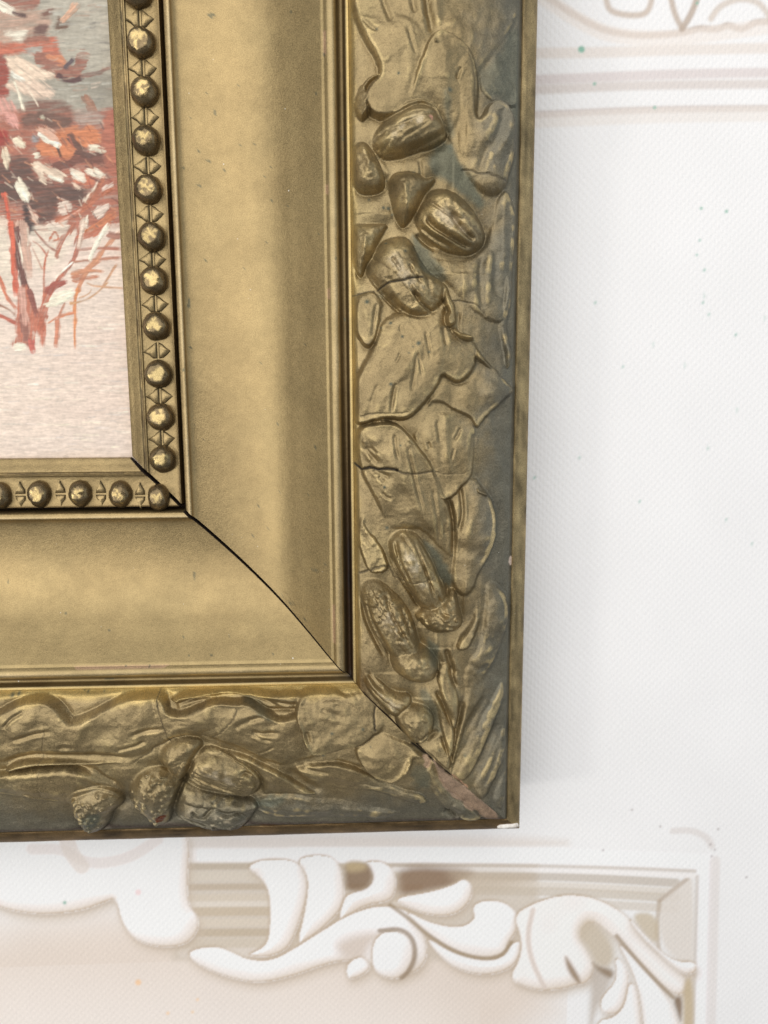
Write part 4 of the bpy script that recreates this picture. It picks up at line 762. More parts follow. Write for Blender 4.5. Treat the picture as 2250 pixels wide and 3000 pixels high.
GR = []  # carved or raised lines: rail, tile, points, depth (positive cuts in), half width mm
def gr_(rail, z, pts, depth, w=0.35): GR.append((rail, z, pts, depth * 0.85, w * 1.5))
for z, pts, d, w in (
    ('A', [(320, -60), (360, 60), (405, 170)], 0.5, 0.4), ('A', [(535, 210), (565, 320), (605, 430)], 0.3, 0.3), ('A', [(680, -120), (700, 60), (728, 160), (742, 250)], 0.9, 0.6),
    ('A', [(640, -120), (650, 40), (668, 180)], -0.5, 0.8), ('A', [(560, -80), (580, 30), (600, 100)], 0.4, 0.4), ('A', [(770, -120), (780, 60), (790, 200)], -0.5, 0.9), ('A', [(165, 150), (210, 195), (255, 240), (300, 252)], 0.35, 0.3),
    ('A', [(962, 555), (950, 600), (930, 645)], 0.45, 0.3), ('A', [(1275, 900), (1295, 1000), (1250, 1130), (1200, 1244)], 0.6, 0.8), ('A', [(1340, 900), (1370, 1040), (1330, 1200)], -0.3, 0.7),
    ('A', [(540, 1210), (650, 1170), (770, 1110), (870, 1045)], 0.5, 0.35), ('A', [(470, 900), (600, 840), (720, 850), (800, 900)], 0.35, 0.3), ('A', [(460, 930), (600, 870), (720, 880)], 0.3, 0.25), ('A', [(480, 1140), (640, 1060), (720, 1000)], 0.15, 0.25),
    ('B', [(1190, 40), (1150, 160), (1110, 290)], 0.5, 0.6), ('B', [(265, 90), (330, 200), (385, 300)], -0.7, 0.6), ('B', [(170, 60), (200, 160), (230, 300)], -0.5, 0.5), ('B', [(640, 150), (655, 260), (660, 330)], 0.4, 0.3),
    ('B', [(680, 640), (740, 730), (860, 810), (1000, 880), (1080, 890)], 1.0, 0.4), ('B', [(615, 765), (680, 840), (770, 900)], 0.9, 0.35), ('B', [(650, 720), (780, 830), (900, 890)], 0.4, 0.3), ('B', [(880, 620), (930, 710), (1000, 790), (1080, 850)], 1.2, 0.55), ('B', [(735, 545), (810, 610), (900, 680)], 0.35, 0.25),
    ('B', [(840, 480), (920, 560), (1010, 640), (1080, 760)], -0.3, 0.5), ('B', [(500, 380), (520, 500), (540, 620)], -0.4, 0.5),
    ('B', [(1165, 950), (1125, 1080), (1135, 1244), (1150, 1400)], 0.6, 0.6), ('B', [(1270, 900), (1250, 1100), (1260, 1300)], 0.45, 0.7), ('B', [(1220, 900), (1200, 1100), (1210, 1300)], -0.35, 0.6),
    ('B', [(405, 985), (440, 1040), (475, 1100)], 0.35, 0.25), ('B', [(540, 1040), (590, 1120), (650, 1200)], 0.3, 0.25), ('B', [(640, 1000), (700, 1150), (720, 1300)], 0.3, 0.35), ('B', [(200, 780), (190, 900), (175, 1000)], -0.4, 0.4),
    ('C', [(580, 150), (620, 220), (680, 280), (750, 310)], 0.5, 0.3), ('C', [(400, 180), (460, 260), (540, 320), (640, 345)], 0.55, 0.3), ('C', [(330, 140), (390, 220), (480, 300)], 0.4, 0.3), ('C', [(550, 90), (570, 150), (620, 210)], 0.3, 0.25),
    ('C', [(290, 230), (265, 380), (255, 520)], 0.4, 0.3), ('C', [(680, 470), (700, 560), (722, 690)], 0.35, 0.25), ('C', [(612, 640), (595, 780), (566, 965)], 0.4, 0.28), ('C', [(622, 650), (636, 740), (655, 835)], 0.3, 0.22),
    ('C', [(440, 890), (415, 1000), (400, 1140)], 0.5, 0.3), ('C', [(475, 650), (460, 690), (440, 730)], 0.25, 0.2), ('C', [(830, 430), (835, 500), (852, 590)], 0.45, 0.35), ('C', [(660, 540), (590, 680), (490, 800), (390, 940), (250, 1150)], -0.45, 0.9), ('C', [(300, 900), (260, 980), (240, 1060)], 0.2, 0.3),
    ('C', [(960, 300), (950, 420), (960, 480)], 0.4, 0.3), ('C', [(480, 420), (475, 470)], 0.25, 0.2),
    ('D', [(430, 200), (435, 310), (462, 410)], 0.4, 0.28), ('D', [(530, 290), (570, 460), (600, 600), (630, 720), (660, 815)], 0.45, 0.28), ('D', [(738, 650), (765, 800), (800, 1090)], 0.35, 0.3), ('D', [(195, 180), (330, 330), (440, 450), (560, 620), (680, 830), (820, 1080)], -0.75, 1.3),
    ('D', [(190, 300), (240, 370), (310, 440)], 0.6, 0.4), ('D', [(230, 300), (285, 355)], 0.4, 0.25), ('D', [(255, 488), (330, 520), (392, 552)], 0.7, 0.4), ('D', [(300, 540), (352, 582)], 0.6, 0.35), ('D', [(330, 668), (362, 710), (405, 722)], 0.35, 0.25), ('D', [(180, 240), (200, 330), (240, 420)], -0.4, 0.5),
    ('D', [(778, 90), (790, 180), (805, 270)], 0.4, 0.3), ('D', [(972, 150), (950, 200), (920, 250)], 0.45, 0.25), ('D', [(915, 315), (890, 410)], 0.3, 0.22), ('D', [(704, 265), (725, 325)], 0.4, 0.3), ('D', [(850, 30), (850, 250), (850, 450)], -0.5, 0.7), ('D', [(1078, 190), (1062, 330), (1060, 430)], 0.4, 0.4),
    ('D', [(868, 710), (905, 860), (914, 1020), (905, 1190)], 0.9, 0.4), ('D', [(965, 610), (980, 740), (985, 870), (940, 1010)], 0.7, 0.35), ('D', [(840, 930), (840, 1020)], 0.25, 0.25), ('D', [(1130, 690), (1060, 900), (980, 1080)], -0.3, 0.9),
    ('E', [(395, 215), (480, 380), (560, 520), (650, 660)], 0.7, 0.35), ('E', [(445, 90), (450, 200), (520, 360), (620, 560)], 0.35, 0.25), ('E', [(590, 110), (660, 280), (730, 480), (760, 620)], 0.4, 0.25), ('E', [(660, 110), (740, 260), (800, 400), (840, 520)], 0.4, 0.25), ('E', [(410, 90), (420, 160), (450, 230)], -0.6, 0.4),
    ('E', [(160, 560), (200, 760), (280, 930), (350, 1060)], 0.7, 0.35), ('E', [(200, 520), (220, 680), (320, 880), (400, 1030)], 0.4, 0.3), ('E', [(360, 500), (380, 640), (470, 800), (560, 950)], 0.4, 0.3), ('E', [(480, 620), (540, 780), (590, 920)], 0.5, 0.35), ('E', [(150, -60), (220, 40), (300, 160)], -0.4, 0.5), ('E', [(180, 60), (240, 160), (300, 130)], 0.3, 0.3),
    ('E', [(690, 690), (650, 740), (640, 790)], 0.4, 0.3), ('E', [(780, 650), (850, 700), (900, 640)], 0.35, 0.3), ('E', [(700, 790), (800, 830), (900, 820)], 0.4, 0.3),
    ('E', [(855, 990), (885, 1100), (930, 1200)], 1.1, 0.45), ('F', [(880, 40), (905, 120), (935, 200)], 1.0, 0.45), ('F', [(770, 230), (840, 330), (905, 470)], 0.9, 0.45), ('F', [(820, 600), (850, 660), (880, 730)], 0.5, 0.35),
    ('F', [(985, 300), (955, 450), (925, 640), (885, 880)], 0.7, 0.5), ('F', [(1180, 260), (1090, 420), (1010, 580)], 0.4, 0.6), ('F', [(1270, 480), (1180, 700), (1060, 940)], 0.6, 0.8), ('F', [(1310, 600), (1230, 820), (1140, 1010)], 0.3, 0.6), ('F', [(215, 80), (270, 150), (350, 215)], 0.6, 0.3), ('F', [(600, 560), (640, 620), (690, 560), (720, 560)], 0.4, 0.35), ('F', [(690, 640), (740, 600), (800, 560)], 0.5, 0.4)):
    gr_(R_, z, pts, d, w)
for z, pts, d, w in (
    ('G', [(40, 410), (110, 330), (210, 275)], 0.4, 0.28), ('G', [(100, 522), (250, 478), (420, 445)], 0.55, 0.4), ('G', [(1065, 482), (1180, 448), (1320, 438)], 0.55, 0.38), ('G', [(940, 612), (1070, 580), (1175, 540)], 0.55, 0.38), ('G', [(1220, 230), (1050, 470), (820, 640)], -0.35, 1.6), ('G', [(330, 260), (200, 400), (60, 480)], -0.3, 1.3), ('G', [(900, 400), (700, 540), (560, 600)], 0.25, 1.4),
    ('G', [(460, 600), (520, 580), (600, 590)], 0.25, 0.4), ('G', [(170, 955), (330, 1005), (470, 1030)], -0.4, 0.3), ('G', [(0, 800), (160, 768), (330, 748), (600, 752), (760, 780)], 0.9, 0.6), ('G', [(60, 700), (200, 655), (450, 668), (800, 665), (1060, 692)], 0.5, 0.6), ('G', [(740, 770), (830, 850), (920, 900)], 0.5, 0.4),
    ('G', [(1440, 220), (1560, 190), (1700, 170)], 0.8, 0.4), ('G', [(1370, 200), (1420, 280), (1400, 300)], 0.5, 0.5), ('G', [(1660, 230), (1540, 290), (1440, 310)], 0.5, 0.4), ('G', [(1560, 690), (1500, 830), (1450, 920), (1385, 1090)], 0.9, 0.4), ('G', [(1510, 690), (1470, 760), (1440, 820)], -0.5, 0.4),
    ('H', [(490, 345), (560, 325), (640, 320)], 0.5, 0.4), ('H', [(520, 450), (600, 462), (740, 462)], 0.7, 0.45), ('H', [(530, 470), (600, 505), (670, 525)], 0.4, 0.3), ('H', [(570, 640), (640, 610), (700, 575)], 0.3, 0.25), ('H', [(380, 420), (450, 370), (560, 340)], 0.4, 0.5), ('H', [(-50, 180), (120, 130), (300, 125), (500, 150), (640, 200), (760, 230), (1000, 235)], 0.8, 0.4), ('H', [(0, 160), (200, 108), (430, 108)], 0.5, 0.3), ('H', [(560, 255), (640, 300), (760, 300), (880, 295)], 0.8, 0.35),
    ('H', [(905, 330), (930, 450), (965, 540), (1010, 600)], -0.5, 0.5), ('H', [(960, 430), (985, 520)], 0.6, 0.4), ('H', [(1080, 265), (1150, 290), (1230, 330)], 0.4, 0.5), ('H', [(1090, 190), (1160, 185), (1250, 195)], 0.3, 0.3), ('H', [(900, 745), (1020, 770), (1150, 800)], 0.4, 0.35), ('H', [(1190, 710), (1300, 740), (1400, 770)], 0.4, 0.4), ('H', [(1140, 890), (1280, 925), (1460, 935), (1600, 920)], -0.4, 0.4), ('H', [(800, 780), (930, 880), (1080, 960)], 0.7, 0.9),
    ('H', [(-20, 840), (180, 920), (380, 990), (500, 1020)], 0.6, 0.3), ('H', [(20, 800), (200, 880), (420, 950)], 0.35, 0.25), ('H', [(0, 870), (200, 950), (430, 1010)], 0.5, 0.25), ('H', [(60, 740), (250, 820), (450, 880)], 0.2, 0.3), ('H', [(-100, 1130), (100, 1180), (300, 1240), (430, 1270)], 0.6, 0.35), ('H', [(-110, 1190), (100, 1240), (330, 1290)], 0.4, 0.25), ('H', [(40, 1080), (70, 1110), (140, 1130), (160, 1100), (220, 1060)], 0.6, 0.3), ('H', [(250, 1090), (330, 1120), (400, 1100), (480, 1160)], 0.5, 0.3), ('H', [(420, 790), (470, 780), (530, 830), (560, 900), (520, 960)], 0.5, 0.3),
    ('F', [(740, 770), (715, 830), (690, 870)], 0.4, 0.3), ('F', [(740, 830), (800, 970), (900, 1070), (1000, 1140)], 0.5, 0.4), ('F', [(760, 900), (860, 1040), (980, 1120)], -0.3, 0.3), ('F', [(860, 1185), (910, 1215), (970, 1240)], 1.6, 0.8)):
    gr_(B_, z, pts, d, w)
CRACK = [(R_, 'D', [(110, 440), (165, 487), (210, 475), (250, 470), (290, 484), (330, 480), (400, 478), (450, 488)], 1.0, 0.30), (R_, 'D', [(450, 488), (510, 515), (600, 520), (660, 512), (740, 500)], 0.5, 0.22), (R_, 'D', [(740, 500), (820, 525), (1000, 520)], 0.2, 0.16),
         (R_, 'C', [(85, 172), (120, 168), (170, 155), (220, 140), (270, 142)], 0.5, 0.22), (R_, 'C', [(300, 130), (380, 82), (400, 75), (480, 68), (560, 50), (655, 40)], 0.7, 0.24), (R_, 'C', [(905, 215), (960, 212), (1060, 238), (1130, 275), (1175, 340)], 0.3, 0.17),
         (R_, 'E', [(145, 370), (210, 350), (260, 322), (350, 298), (385, 312)], 0.5, 0.22), (R_, 'E', [(390, 320), (430, 400), (500, 438), (570, 438), (650, 420), (740, 402)], 0.35, 0.18), (R_, 'B', [(985, 250), (1040, 262), (1100, 292), (1180, 300), (1260, 330), (1330, 358)], 0.4, 0.18), (R_, 'C', [(160, 1160), (250, 1140), (400, 1138), (540, 1130)], 0.25, 0.17),
         (B_, 'G', [(1282, 130), (1280, 200), (1292, 290), (1320, 420), (1345, 490), (1362, 542)], 0.5, 0.18), (B_, 'G', [(1362, 542), (1300, 580), (1235, 600), (1215, 640), (1150, 670), (1100, 705), (1070, 735)], 0.35, 0.16), (B_, 'G', [(1362, 542), (1400, 525), (1480, 510), (1560, 508), (1640, 520), (1700, 518), (1730, 500), (1780, 470), (1840, 410), (1900, 340), (1925, 260)], 0.4, 0.17),
         (B_, 'H', [(1522, 268), (1510, 330), (1512, 400), (1522, 460)], 0.7, 0.2), (B_, 'H', [(1505, 495), (1470, 540), (1390, 575), (1270, 600), (1150, 640), (1030, 662)], 0.5, 0.18), (B_, 'G', [(360, 440), (345, 560), (320, 720), (325, 990)], 0.25, 0.16), (B_, 'F', [(580, 655), (650, 710), (740, 780), (830, 860), (900, 920)], 1.0, 0.3)]
SPOT = [(R_, 'A', 880, 730, 0.9), (R_, 'A', 465, 597, 0.5), (R_, 'A', 285, 245, 0.5), (R_, 'B', 225, 488, 0.75), (R_, 'B', 345, 555, 0.6), (R_, 'B', 385, 560, 0.7), (R_, 'B', 415, 605, 0.6), (R_, 'B', 370, 325, 0.4), (R_, 'B', 590, 268, 0.5), (R_, 'B', 515, 935, 0.5), (R_, 'B', 362, 855, 0.4), (R_, 'C', 208, 232, 0.8), (R_, 'C', 402, 402, 0.5), (R_, 'C', 322, 438, 0.5), (R_, 'C', 625, 570, 0.8), (R_, 'C', 580, 598, 0.6), (R_, 'C', 545, 648, 0.5), (R_, 'C', 710, 638, 0.45), (R_, 'C', 400, 900, 0.6), (R_, 'C', 495, 515, 0.5), (R_, 'D', 350, 627, 0.5), (R_, 'D', 372, 965, 0.8), (R_, 'D', 475, 288, 0.4),
        (B_, 'G', 70, 178, 0.9), (B_, 'G', 122, 168, 0.8), (B_, 'G', 655, 140, 0.6), (B_, 'G', 688, 155, 0.6), (B_, 'G', 820, 150, 0.6), (B_, 'H', 1170, 450, 0.6), (B_, 'H', 1420, 430, 0.6), (B_, 'H', 1095, 665, 0.7), (B_, 'H', 1480, 580, 0.4), (B_, 'F', 175, 518, 0.5), (R_, 'F', 795, 705, 0.5), (R_, 'F', 1005, 740, 0.8)]

SHADE_STAIN = [(R_, 'B', [(720, 100), (920, 0), (940, 200), (1120, 400), (1180, 570), (1100, 560), (960, 440), (780, 330), (700, 200)], 0.75), (R_, 'B', [(560, 760), (640, 830), (760, 980), (870, 1160), (800, 1140), (650, 1120), (600, 950)], 0.7),
         (R_, 'A', [(830, 700), (880, 900), (920, 1050), (900, 1250), (860, 1150), (830, 950)], 0.6), (R_, 'E', [(640, 50), (800, 180), (900, 400), (890, 500), (820, 420), (740, 240), (660, 110)], 0.75), (R_, 'E', [(690, 870), (800, 960), (800, 1150), (740, 1150), (700, 1000)], 0.7),
         (R_, 'F', [(640, 200), (720, 230), (790, 400), (830, 560), (760, 560), (700, 380)], 0.55), (R_, 'C', [(270, 140), (340, 160), (350, 220), (280, 200)], 0.5), (R_, 'A', [(1330, 330), (1460, 200), (1470, 1240), (1400, 1000), (1330, 780), (1120, 760), (1120, 560), (1250, 480)], 0.4),
         (B_, 'H', [(500, 1040), (700, 960), (820, 950), (760, 1030), (600, 1080)], 0.6), (B_, 'H', [(420, 150), (560, 180), (700, 340), (640, 330), (540, 240)], 0.5), (B_, 'G', [(690, 1130), (790, 1040), (860, 1100), (780, 1200), (700, 1190)], 0.6), (B_, 'F', [(600, 780), (720, 860), (720, 1000), (620, 980), (560, 880)], 0.5)]
def blur(Z, k):
    w = np.exp(-np.arange(-3, 4) ** 2 / (2.0 * k * k)); w /= w.sum()
    for ax in (0, 1):
        P = np.pad(Z, [(3, 3) if a == ax else (0, 0) for a in (0, 1)], mode='edge')
        Z = sum(w[i] * np.take(P, range(i, i + Z.shape[ax]), axis=ax) for i in range(7))
    return Z

def relief(rail, rows, cols):
    u = np.linspace(65.2, 110.45, cols); t = np.linspace(0, 1, rows)[:, None]
    s = FAR[rail] + t * (s_end(rail, u)[None, :] - FAR[rail])
    U = np.broadcast_to(u, s.shape).copy(); X, Y = world_xy(rail, s, U); X = X.copy(); Y = Y.copy()
    base = base_h(U); n1 = vnoise(X, Y, 8, 71, 2) * 1.15; n2 = vnoise(X, Y, 2.4, 72, 2); n3 = vnoise(X, Y, 0.9, 73, 2)
    al = Y if rail == RIGHT else X
    Z = base + 1.35 + 0.35 * n1 + 0.07 * n2 + 0.30 * vnoise(al * 0.35, U, 3.2, 75, 2); ident = np.zeros(Z.shape, int); names = {0: ('ornament_band', None)}
    cap_owner = None; last = {}
    wear = np.zeros(Z.shape); D = np.zeros(Z.shape); dm = np.zeros(Z.shape)
    for k, (name, rl, z, pts, lvl, kw) in enumerate(ELEM, 1):
        if rl != rail: continue
        P = chaikin(tr(z, rail, pts, lvl + 0.4 * kw.get('dome', 0)), True, 2 if 'dome' in kw else 1)
        if name == 'leaf': P = P.mean(0) + (P - P.mean(0)) * 1.07
        ix = window(X, Y, P, 5.0)
        if len(ix[0]) == 0: continue
        sd = poly_sd(X[ix], Y[ix], P); sd = sd + 0.12 * n2[ix] + (0.0 if 'dome' in kw else 0.13) * n3[ix]
        rk = np.random.RandomState(k); th = kw.get('tilt', 5.55 if 'dome' in kw else rk.uniform(3.6, 6.1)); lv = 1.45 + (lvl - 1.0) * 1.0
        pj = X[ix] * math.cos(th) + Y[ix] * math.sin(th); pr = P @ np.array([math.cos(th), math.sin(th)]); pj = np.clip((pj - pr.min()) / (np.ptp(pr) + 1e-6), 0, 1)
        moat = kw['moat'] * 0.6 if 'moat' in kw else (2.3 if 'dome' in kw else 0.0)
        Z[ix] -= np.where(sd < 0, moat * ((0.12 + 0.88 * pj) if 'dome' in kw else (0.02 + 0.98 * pj ** 1.6)) * np.exp(sd / (2.4 if 'dome' in kw else 1.3)), 0.0)
        det = np.zeros(sd.shape)
        if 'dome' in kw:
            r0, c0 = ix[0].min(), ix[1].min(); sub = np.zeros((ix[0].max() - r0 + 1, ix[1].max() - c0 + 1)); sub[ix[0] - r0, ix[1] - c0] = np.clip(sd, 0, None)
            for _ in range(14 if name == 'acorn_cap' else 6): sub = blur(sub, 2.6)
            sm = sub[ix[0] - r0, ix[1] - c0] * sstep(sd / (3.4 - 2.2 * pj), 0, 1.0); sm = 0.25 * np.clip(sd, 0, None) * float(sm.max()) / float(sd.max()) + 0.75 * sm
            Rm = max(0.8, float(sm.max())); q = np.clip(sm / Rm, 0, 1); hgt = base[ix] + 0.9 + 0.4 * lvl * sstep(sd, 0, 1.0) + kw['dome'] * (0.82 if name == 'acorn_cap' else 0.78) * (0.2 * np.sqrt(np.clip(1 - (1 - q) ** 2, 0, 1)) + 0.8 * (1 - np.exp(-1.7 * q)) / (1 - math.exp(-1.7)))
            if name == 'acorn_cap':
                cx = np.random.RandomState(k).rand(130, 2) * (P.max(0) - P.min(0)) + P.min(0)
                for c in cx:
                    rr = np.random.RandomState(int(c[0] * 77) % 999).uniform(0.38, 0.80); d2 = ((X[ix] - c[0]) ** 2 + (Y[ix] - c[1]) ** 2) / rr ** 2
                    det += kw.get('bumps', 0.10) * 1.7 * np.exp(-d2 * 1.6) * sstep(sd, 0.5, 1.2)
            if name == 'acorn':
                cm = sstep(vnoise(X[ix], Y[ix], 5.0, 74 + k, 2), 0.0, 0.35); det += kw.get('crust', 0.16) * cm * n3[ix] * 1.3
            ctr = P.mean(0); ev, evec = np.linalg.eigh(np.cov((P - ctr).T)); axs, acr = evec[:, 1], evec[:, 0]
            wv_ = ((X[ix] - ctr[0]) * acr[0] + (Y[ix] - ctr[1]) * acr[1]) / (2.0 * math.sqrt(ev[0])); lg = ((X[ix] - ctr[0]) * axs[0] + (Y[ix] - ctr[1]) * axs[1]) / (2.0 * math.sqrt(ev[1]))
            if name == 'acorn':
                wr = wv_ / np.sqrt(np.clip(1.25 - lg ** 2, 0.25, 2)); rid = np.abs(np.sin(wr * rk.uniform(3.6, 4.6) + 0.25 * n1[ix] + k)) ** 0.45
                det += (1.05 * (rid - 0.75) * (0.8 + 0.5 * n2[ix]) + 0.13 * np.sin(wr * 19 + 1.5 * n2[ix])) * sstep(sd, 0.2, 1.6); wear[ix] = np.where((sd > 0) & (hgt > Z[ix]), sstep(q + 0.25 * rid, 0.75, 1.15), wear[ix])
            det += 0.14 * n2[ix] + 0.09 * n3[ix]
        else:
            bev = max(0.55, kw.get('bev', 1.0) * 0.85) * (1.9 - 1.25 * pj)
            wave = 0.24 * np.sin((X[ix] * math.cos(th + 1.2) + Y[ix] * math.sin(th + 1.2)) / rk.uniform(1.5, 2.6) + 2.2 * n1[ix] + k)
            ctr = P.mean(0); ev, evec = np.linalg.eigh(np.cov((P - ctr).T)); axs, acr = evec[:, 1], evec[:, 0]
            lw = (X[ix] - ctr[0]) * acr[0] + (Y[ix] - ctr[1]) * acr[1]; ll = (X[ix] - ctr[0]) * axs[0] + (Y[ix] - ctr[1]) * axs[1]
            wave = wave + 0.07 * np.sin((ll - 0.9 * np.abs(lw)) * 6.28 / rk.uniform(4.5, 6.5) + 3.0 * n1[ix]) * (n2[ix] > -0.2) + 0.20 * np.exp(-((lw - 1.2 * n1[ix]) / 0.9) ** 2) * sstep(n1[ix], -0.6, 0.4)
            hgt = base[ix] + 0.80 + (lv * 1.3 - 0.75) * (0.10 + 1.0 * pj) * sstep(sd / bev, -0.03, 1.0) ** 0.85 + (0.2 + kw.get('crown', 0.2)) * sstep(sd, -0.5, 5.0) + 0.45 * n1[ix] + wave * sstep(sd, 0.2, 2.5) + 0.28 * (0.05 + pj) * np.exp(-(np.clip(sd - 0.35, 0, 9) / 0.8) ** 2) * sstep(sd, 0, 0.35) + 0.07 * n2[ix] + kw.get('rough', 0) * (0.55 * n3[ix] + 0.4 * n2[ix])
        top = (sd > 0) & (hgt > Z[ix])
        D[ix] = np.where(top, det, D[ix]); dm[ix] = np.where(top, 0.7 if 'dome' in kw else 0.0, dm[ix])
        Z[ix] = np.where(top, hgt, Z[ix]); ident[ix] = np.where(top, k, ident[ix])
        names[k] = (name, kw)
    Zs = Z
    for _ in range(4): Zs = blur(Zs, 2.6)
    wm = np.clip(blur(blur(dm, 2.6), 2.6), 0, 1)
    Z = Z * (1 - 0.9 * wm) + Zs * 0.9 * wm
    Z = blur(Z, 0.75) + blur(D, 0.6)
    for rl, z, pts, d, w in GR:
        if rl != rail: continue
        P = chaikin(tr(z, rail, pts, 3.0), False, 2); ix = window(X, Y, P, 3 * w)
        if len(ix[0]) == 0: continue
        dd, fr = line_dist(X[ix], Y[ix], P); taper = (sstep(fr, 0, 0.25) * (1 - sstep(fr, 0.7, 1.0)) * 0.85 + 0.15) * (1 + 0.9 * wm[ix])
        Z[ix] -= d * 1.15 * np.exp(-(dd / w) ** 2) * taper
        if d > 0: Z[ix] += 0.28 * d * np.exp(-((dd - 2.1 * w) / (0.8 * w)) ** 2) * taper
    # colour of the worn bronze paint
    C = rgba(CAST, Z.shape, 0.80)
    m1 = vnoise(X, Y, 16, 81, 3); m2 = vnoise(X, Y, 5, 82, 3); m3 = vnoise(X, Y, 1.6, 83, 2)
    C[..., :3] *= (1 + 0.12 * m1 + 0.10 * m2 + 0.05 * m3)[..., None]
    ol = sstep(m1 + 0.4 * m2, 0.0, 0.7)[..., None] * 0.4; C[..., :3] = C[..., :3] * (1 - ol) + OLIVE * ol
    # dim grey reflection of the outward slope, painted into the colour
    slope_grey = sstep(U + 6 * m1 + 4 * m2 + 2.0 * m3, 90, 107)[..., None] * (0.80 if rail == RIGHT else 0.74); C[..., :3] = C[..., :3] * (1 - slope_grey) + np.array([0.112, 0.115, 0.098]) * slope_grey; C[..., 3] *= 1 - 0.35 * slope_grey[..., 0]
    # rubbed crests keep brighter metal
    hp = Z - blur(blur(blur(Z, 2.5), 2.5), 2.5)
    rub = (sstep(hp + 0.02 * m3, 0.03, 0.14) * sstep(m2 + 0.5 * m3, -0.2, 0.5) * (ident > 0))[..., None] * 0.55; rub = rub * 1.1; C[..., :3] = C[..., :3] * (1 - rub) + np.array([0.56, 0.43, 0.21]) * rub
    wr_ = (wear * sstep(m3 + 0.6 * m2, -0.35, 0.5))[..., None] * 0.75; C[..., :3] = C[..., :3] * (1 - wr_) + np.array([0.52, 0.43, 0.29]) * wr_; C[..., 3] *= 1 - 0.5 * wr_[..., 0]
    # bright bare strip along the inner fillet
    inn = (1 - sstep(U, 65.4, (67.2 if rail == RIGHT else 68.6) + 1.4 * m2))[..., None] * (0.5 if rail == RIGHT else 0.8); C[..., :3] = C[..., :3] * (1 - inn) + np.array([0.62, 0.45, 0.165]) * inn
    if rail == RIGHT:
        stn = (sstep(-Y, 55, 66) * (1 - sstep(U, 66, 71 + 2 * m2)))[..., None] * 0.75; C[..., :3] = C[..., :3] * (1 - stn) + np.array([0.10, 0.055, 0.02]) * stn
    # verdigris plus the acorns' shadow, both painted into the colour between them
    for rl, z, pts, a_k in SHADE_STAIN:
        if rl != rail: continue
        P = chaikin(tr(z, rail, pts, 1.5), True, 2); ix = window(X, Y, P, 4)
        if len(ix[0]) == 0: continue
        sd = poly_sd(X[ix], Y[ix], P) + 0.9 * m2[ix] + 0.6 * m3[ix]; k_ = (sstep(sd, -1.0, 0.9) * a_k)[..., None]
        C[ix] = C[ix] * (1 - k_) + np.array([0.095, 0.112, 0.085, 0.45]) * k_
    for rl, z, x, y, r in SPOT:
        if rl != rail: continue
        p = tr(z, rail, [(x, y)], 3.0)[0]; d = np.hypot(X - p[0], Y - p[1]) + 0.25 * m3
        k_ = (np.exp(-(d / (r * 0.62)) ** 2) * 0.85)[..., None]; C[..., :3] = C[..., :3] * (1 - k_) + np.array([0.035, 0.06, 0.05]) * k_; C[..., 3] *= 1 - 0.7 * k_[..., 0]
    for rl, z, pts, d, w in CRACK:
        if rl != rail: continue
        P0 = tr(z, rail, pts, 3.2); P = []
        for a, b_ in zip(P0[:-1], P0[1:]):
            L = np.linalg.norm(b_ - a); m = max(2, int(L / 0.7))
            for q in range(m):
                P.append(a + (b_ - a) * q / m + (rng.uniform(-0.16, 0.16, 2) if q else 0))
        P.append(P0[-1]); P = np.array(P); ix = window(X, Y, P, 1.5)
        if len(ix[0]) == 0: continue
        dd, fr = line_dist(X[ix], Y[ix], P); g = np.exp(-(dd / w) ** 2)
        Z[ix] -= d * 0.7 * g; k_ = np.clip(g * d * 1.5, 0, 0.95)[..., None]
        C[ix] = C[ix] * (1 - k_) + np.array([0.012, 0.008, 0.005, 0.0]) * k_
    # bare gesso: broken mitre and small losses
    def loss(z, pts, rgb, cut, edge=0.5):
        P = chaikin(tr(z, rail, pts, 1.5), True, 2); ix = window(X, Y, P, 2)
        if len(ix[0]) == 0: return
        sd = poly_sd(X[ix], Y[ix], P) + 0.5 * m3[ix]; k_ = sstep(sd, -0.1, 0.25); Z[ix] -= cut * sstep(sd, 0, edge)
        C[ix] = C[ix] * (1 - k_[..., None]) + np.append(np.array(rgb), 0.05) * (1 + 0.25 * m3[ix] + 0.2 * n3[ix])[..., None] * k_[..., None]
    if rail == BOTTOM:
        loss('F', [(740, 765), (790, 790), (840, 860), (930, 925), (1050, 1030), (1160, 1105), (1260, 1185), (1300, 1270), (1195, 1268), (1090, 1182), (992, 1122), (890, 1056), (828, 990), (775, 880)], (0.265, 0.182, 0.12), -0.3)
        loss('F', [(640, 720), (700, 730), (740, 780), (720, 830), (680, 840), (650, 800), (680, 780)], (0.40, 0.27, 0.17), 0.3)
        loss('G', [(1270, 1100), (1310, 1075), (1350, 1100), (1340, 1150), (1300, 1165), (1275, 1140)], (0.12, 0.035, 0.012), 0.2)
        loss('H', [(560, 1215), (760, 1215), (780, 1240), (560, 1245)], (0.12, 0.07, 0.04), 0.3)
    else:
        loss('A', [(695, 970), (720, 962), (740, 985), (738, 1030), (712, 1035), (698, 1005)], (0.42, 0.22, 0.15), 0.12)
        loss('E', [(1362, 240), (1390, 228), (1402, 262), (1400, 300), (1372, 305), (1360, 270)], (0.66, 0.52, 0.42), 0.15)
        loss('F', [(870, 880), (900, 870), (1000, 960), (1040, 990), (1010, 1000), (940, 940)], (0.34, 0.2, 0.12), 0.2)
    # rough dark crust on the outer seam of the bottom rail
    if rail == BOTTOM:
        seam = np.exp(-((U - 109.3 - 0.3 * m2) / 0.9) ** 2)[..., None] * 0.8; C[..., :3] = C[..., :3] * (1 - seam) + np.array([0.055, 0.035, 0.028]) * seam; C[..., 3] *= 1 - 0.5 * seam[..., 0]
        Z += 0.15 * seam[..., 0] * n3
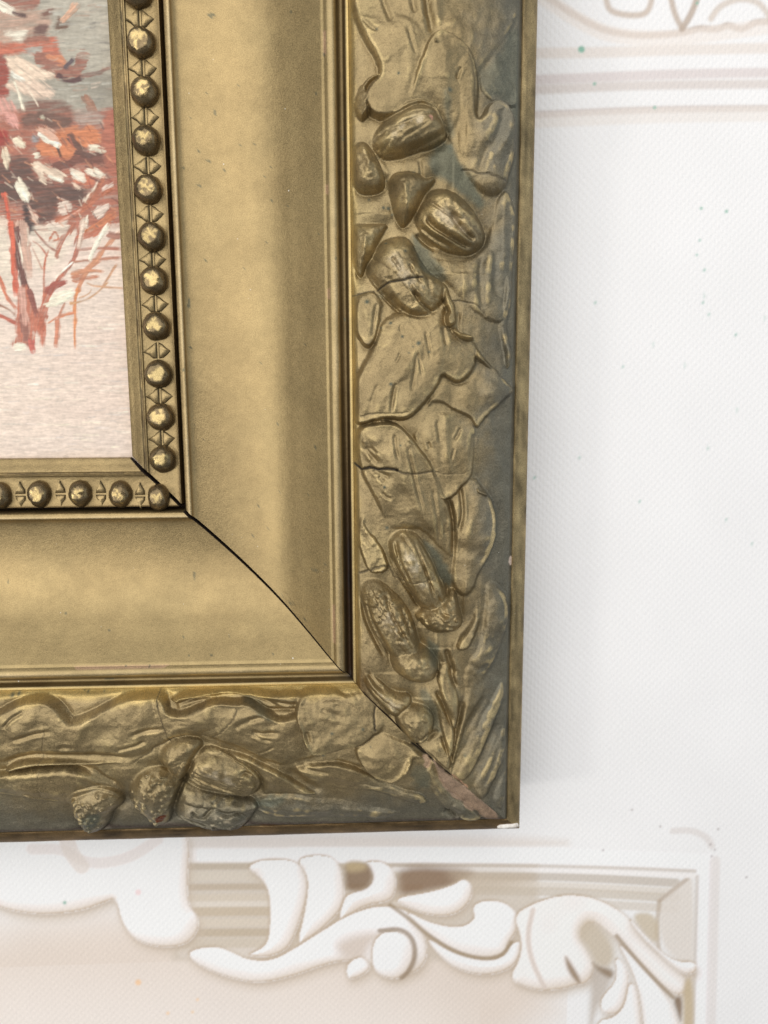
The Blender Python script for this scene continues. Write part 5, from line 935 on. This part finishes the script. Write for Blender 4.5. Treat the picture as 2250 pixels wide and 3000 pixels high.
    Z += 0.03 * n3 + 0.022 * vnoise(X, Y, 0.55, 76, 2)
    e1 = 1 - sstep(U, 65.25, 66.8); e2 = sstep(U, 109.0, 110.4); Z = Z * (1 - e1) + (base + 0.35) * e1; Z = Z * (1 - e2) + (base + 0.15) * e2
    Pn = np.stack([X, Y, Z], -1); a = np.gradient(Pn, axis=0); b_ = np.gradient(Pn, axis=1)
    nr = np.cross(a, b_); nr *= np.sign(nr[..., 2:3] + 1e-12); nr /= np.linalg.norm(nr, axis=-1, keepdims=True)
    F = grid_faces(rows, cols)
    v0 = Pn.reshape(-1, 3)[F[0]]; 
    if np.cross(v0[1] - v0[0], v0[2] - v0[0])[2] < 0: F = F[:, ::-1].copy()
    fid = ident.reshape(-1)[F].max(1)
    C[..., :3] = np.clip(C[..., :3], 0.004, 0.95); C[..., 3] = np.clip(C[..., 3], 0, 1)
    obs = split(lambda k: names[k][0], Pn.reshape(-1, 3), F, fid, C.reshape(-1, 4), nr.reshape(-1, 3), lambda k: M_relief, lambda k: frame)
    prev = None; pend = None
    for k in sorted(obs):
        if k == 0: continue
        nm, kw = names[k]; o = obs[k]
        if nm == 'acorn':
            if pend is not None and kw.get('cap_before'): pend.parent = o
            prev = o
        elif nm == 'acorn_cap':
            if kw.get('own') and prev is not None: o.parent = prev
            pend = o
    # wall under the mitre so that the rail is a solid body there
    e = Pn[-1]; lo = e.copy(); lo[:, 2] = 8.0; n = len(e)
    new_mesh('mitre_face', np.vstack([e, lo]), np.array([[i, i + 1, n + i + 1, n + i] for i in range(n - 1)]), M_wood, frame)

relief(RIGHT, 1120, 206); relief(BOTTOM, 780, 206)

# white chip where the corner of the edge has lost its paint
def chip():
    P = [at(ZN['F'][0] + x * 600 / 1659, ZN['F'][1] + y * 600 / 1659, 26.3) for x, y in ((1258, 1300), (1290, 1282), (1350, 1278), (1415, 1276), (1440, 1290), (1436, 1306), (1350, 1316), (1262, 1318))]
    P = chaikin(np.array(P), True, 1); c = P.mean(0); V = []; F = []; n = len(P)
    for f, z in ((1.0, 25.2), (0.96, 26.5), (0.6, 26.75)): V += [(c[0] + (p[0] - c[0]) * f, c[1] + (p[1] - c[1]) * f, z + 0.15 * rng.uniform(-1, 1)) for p in P]
    V.append((c[0], c[1], 26.8))
    for r in (0, 1):
        for i in range(n): F.append([r * n + i, r * n + (i + 1) % n, (r + 1) * n + (i + 1) % n, (r + 1) * n + i])
    for i in range(n): F.append([2 * n + i, 2 * n + (i + 1) % n, 3 * n])
    o = new_mesh('corner_chip', V, F, M_chip, frame); o['label'] = 'white chip of bare gesso at the outer corner'
chip()
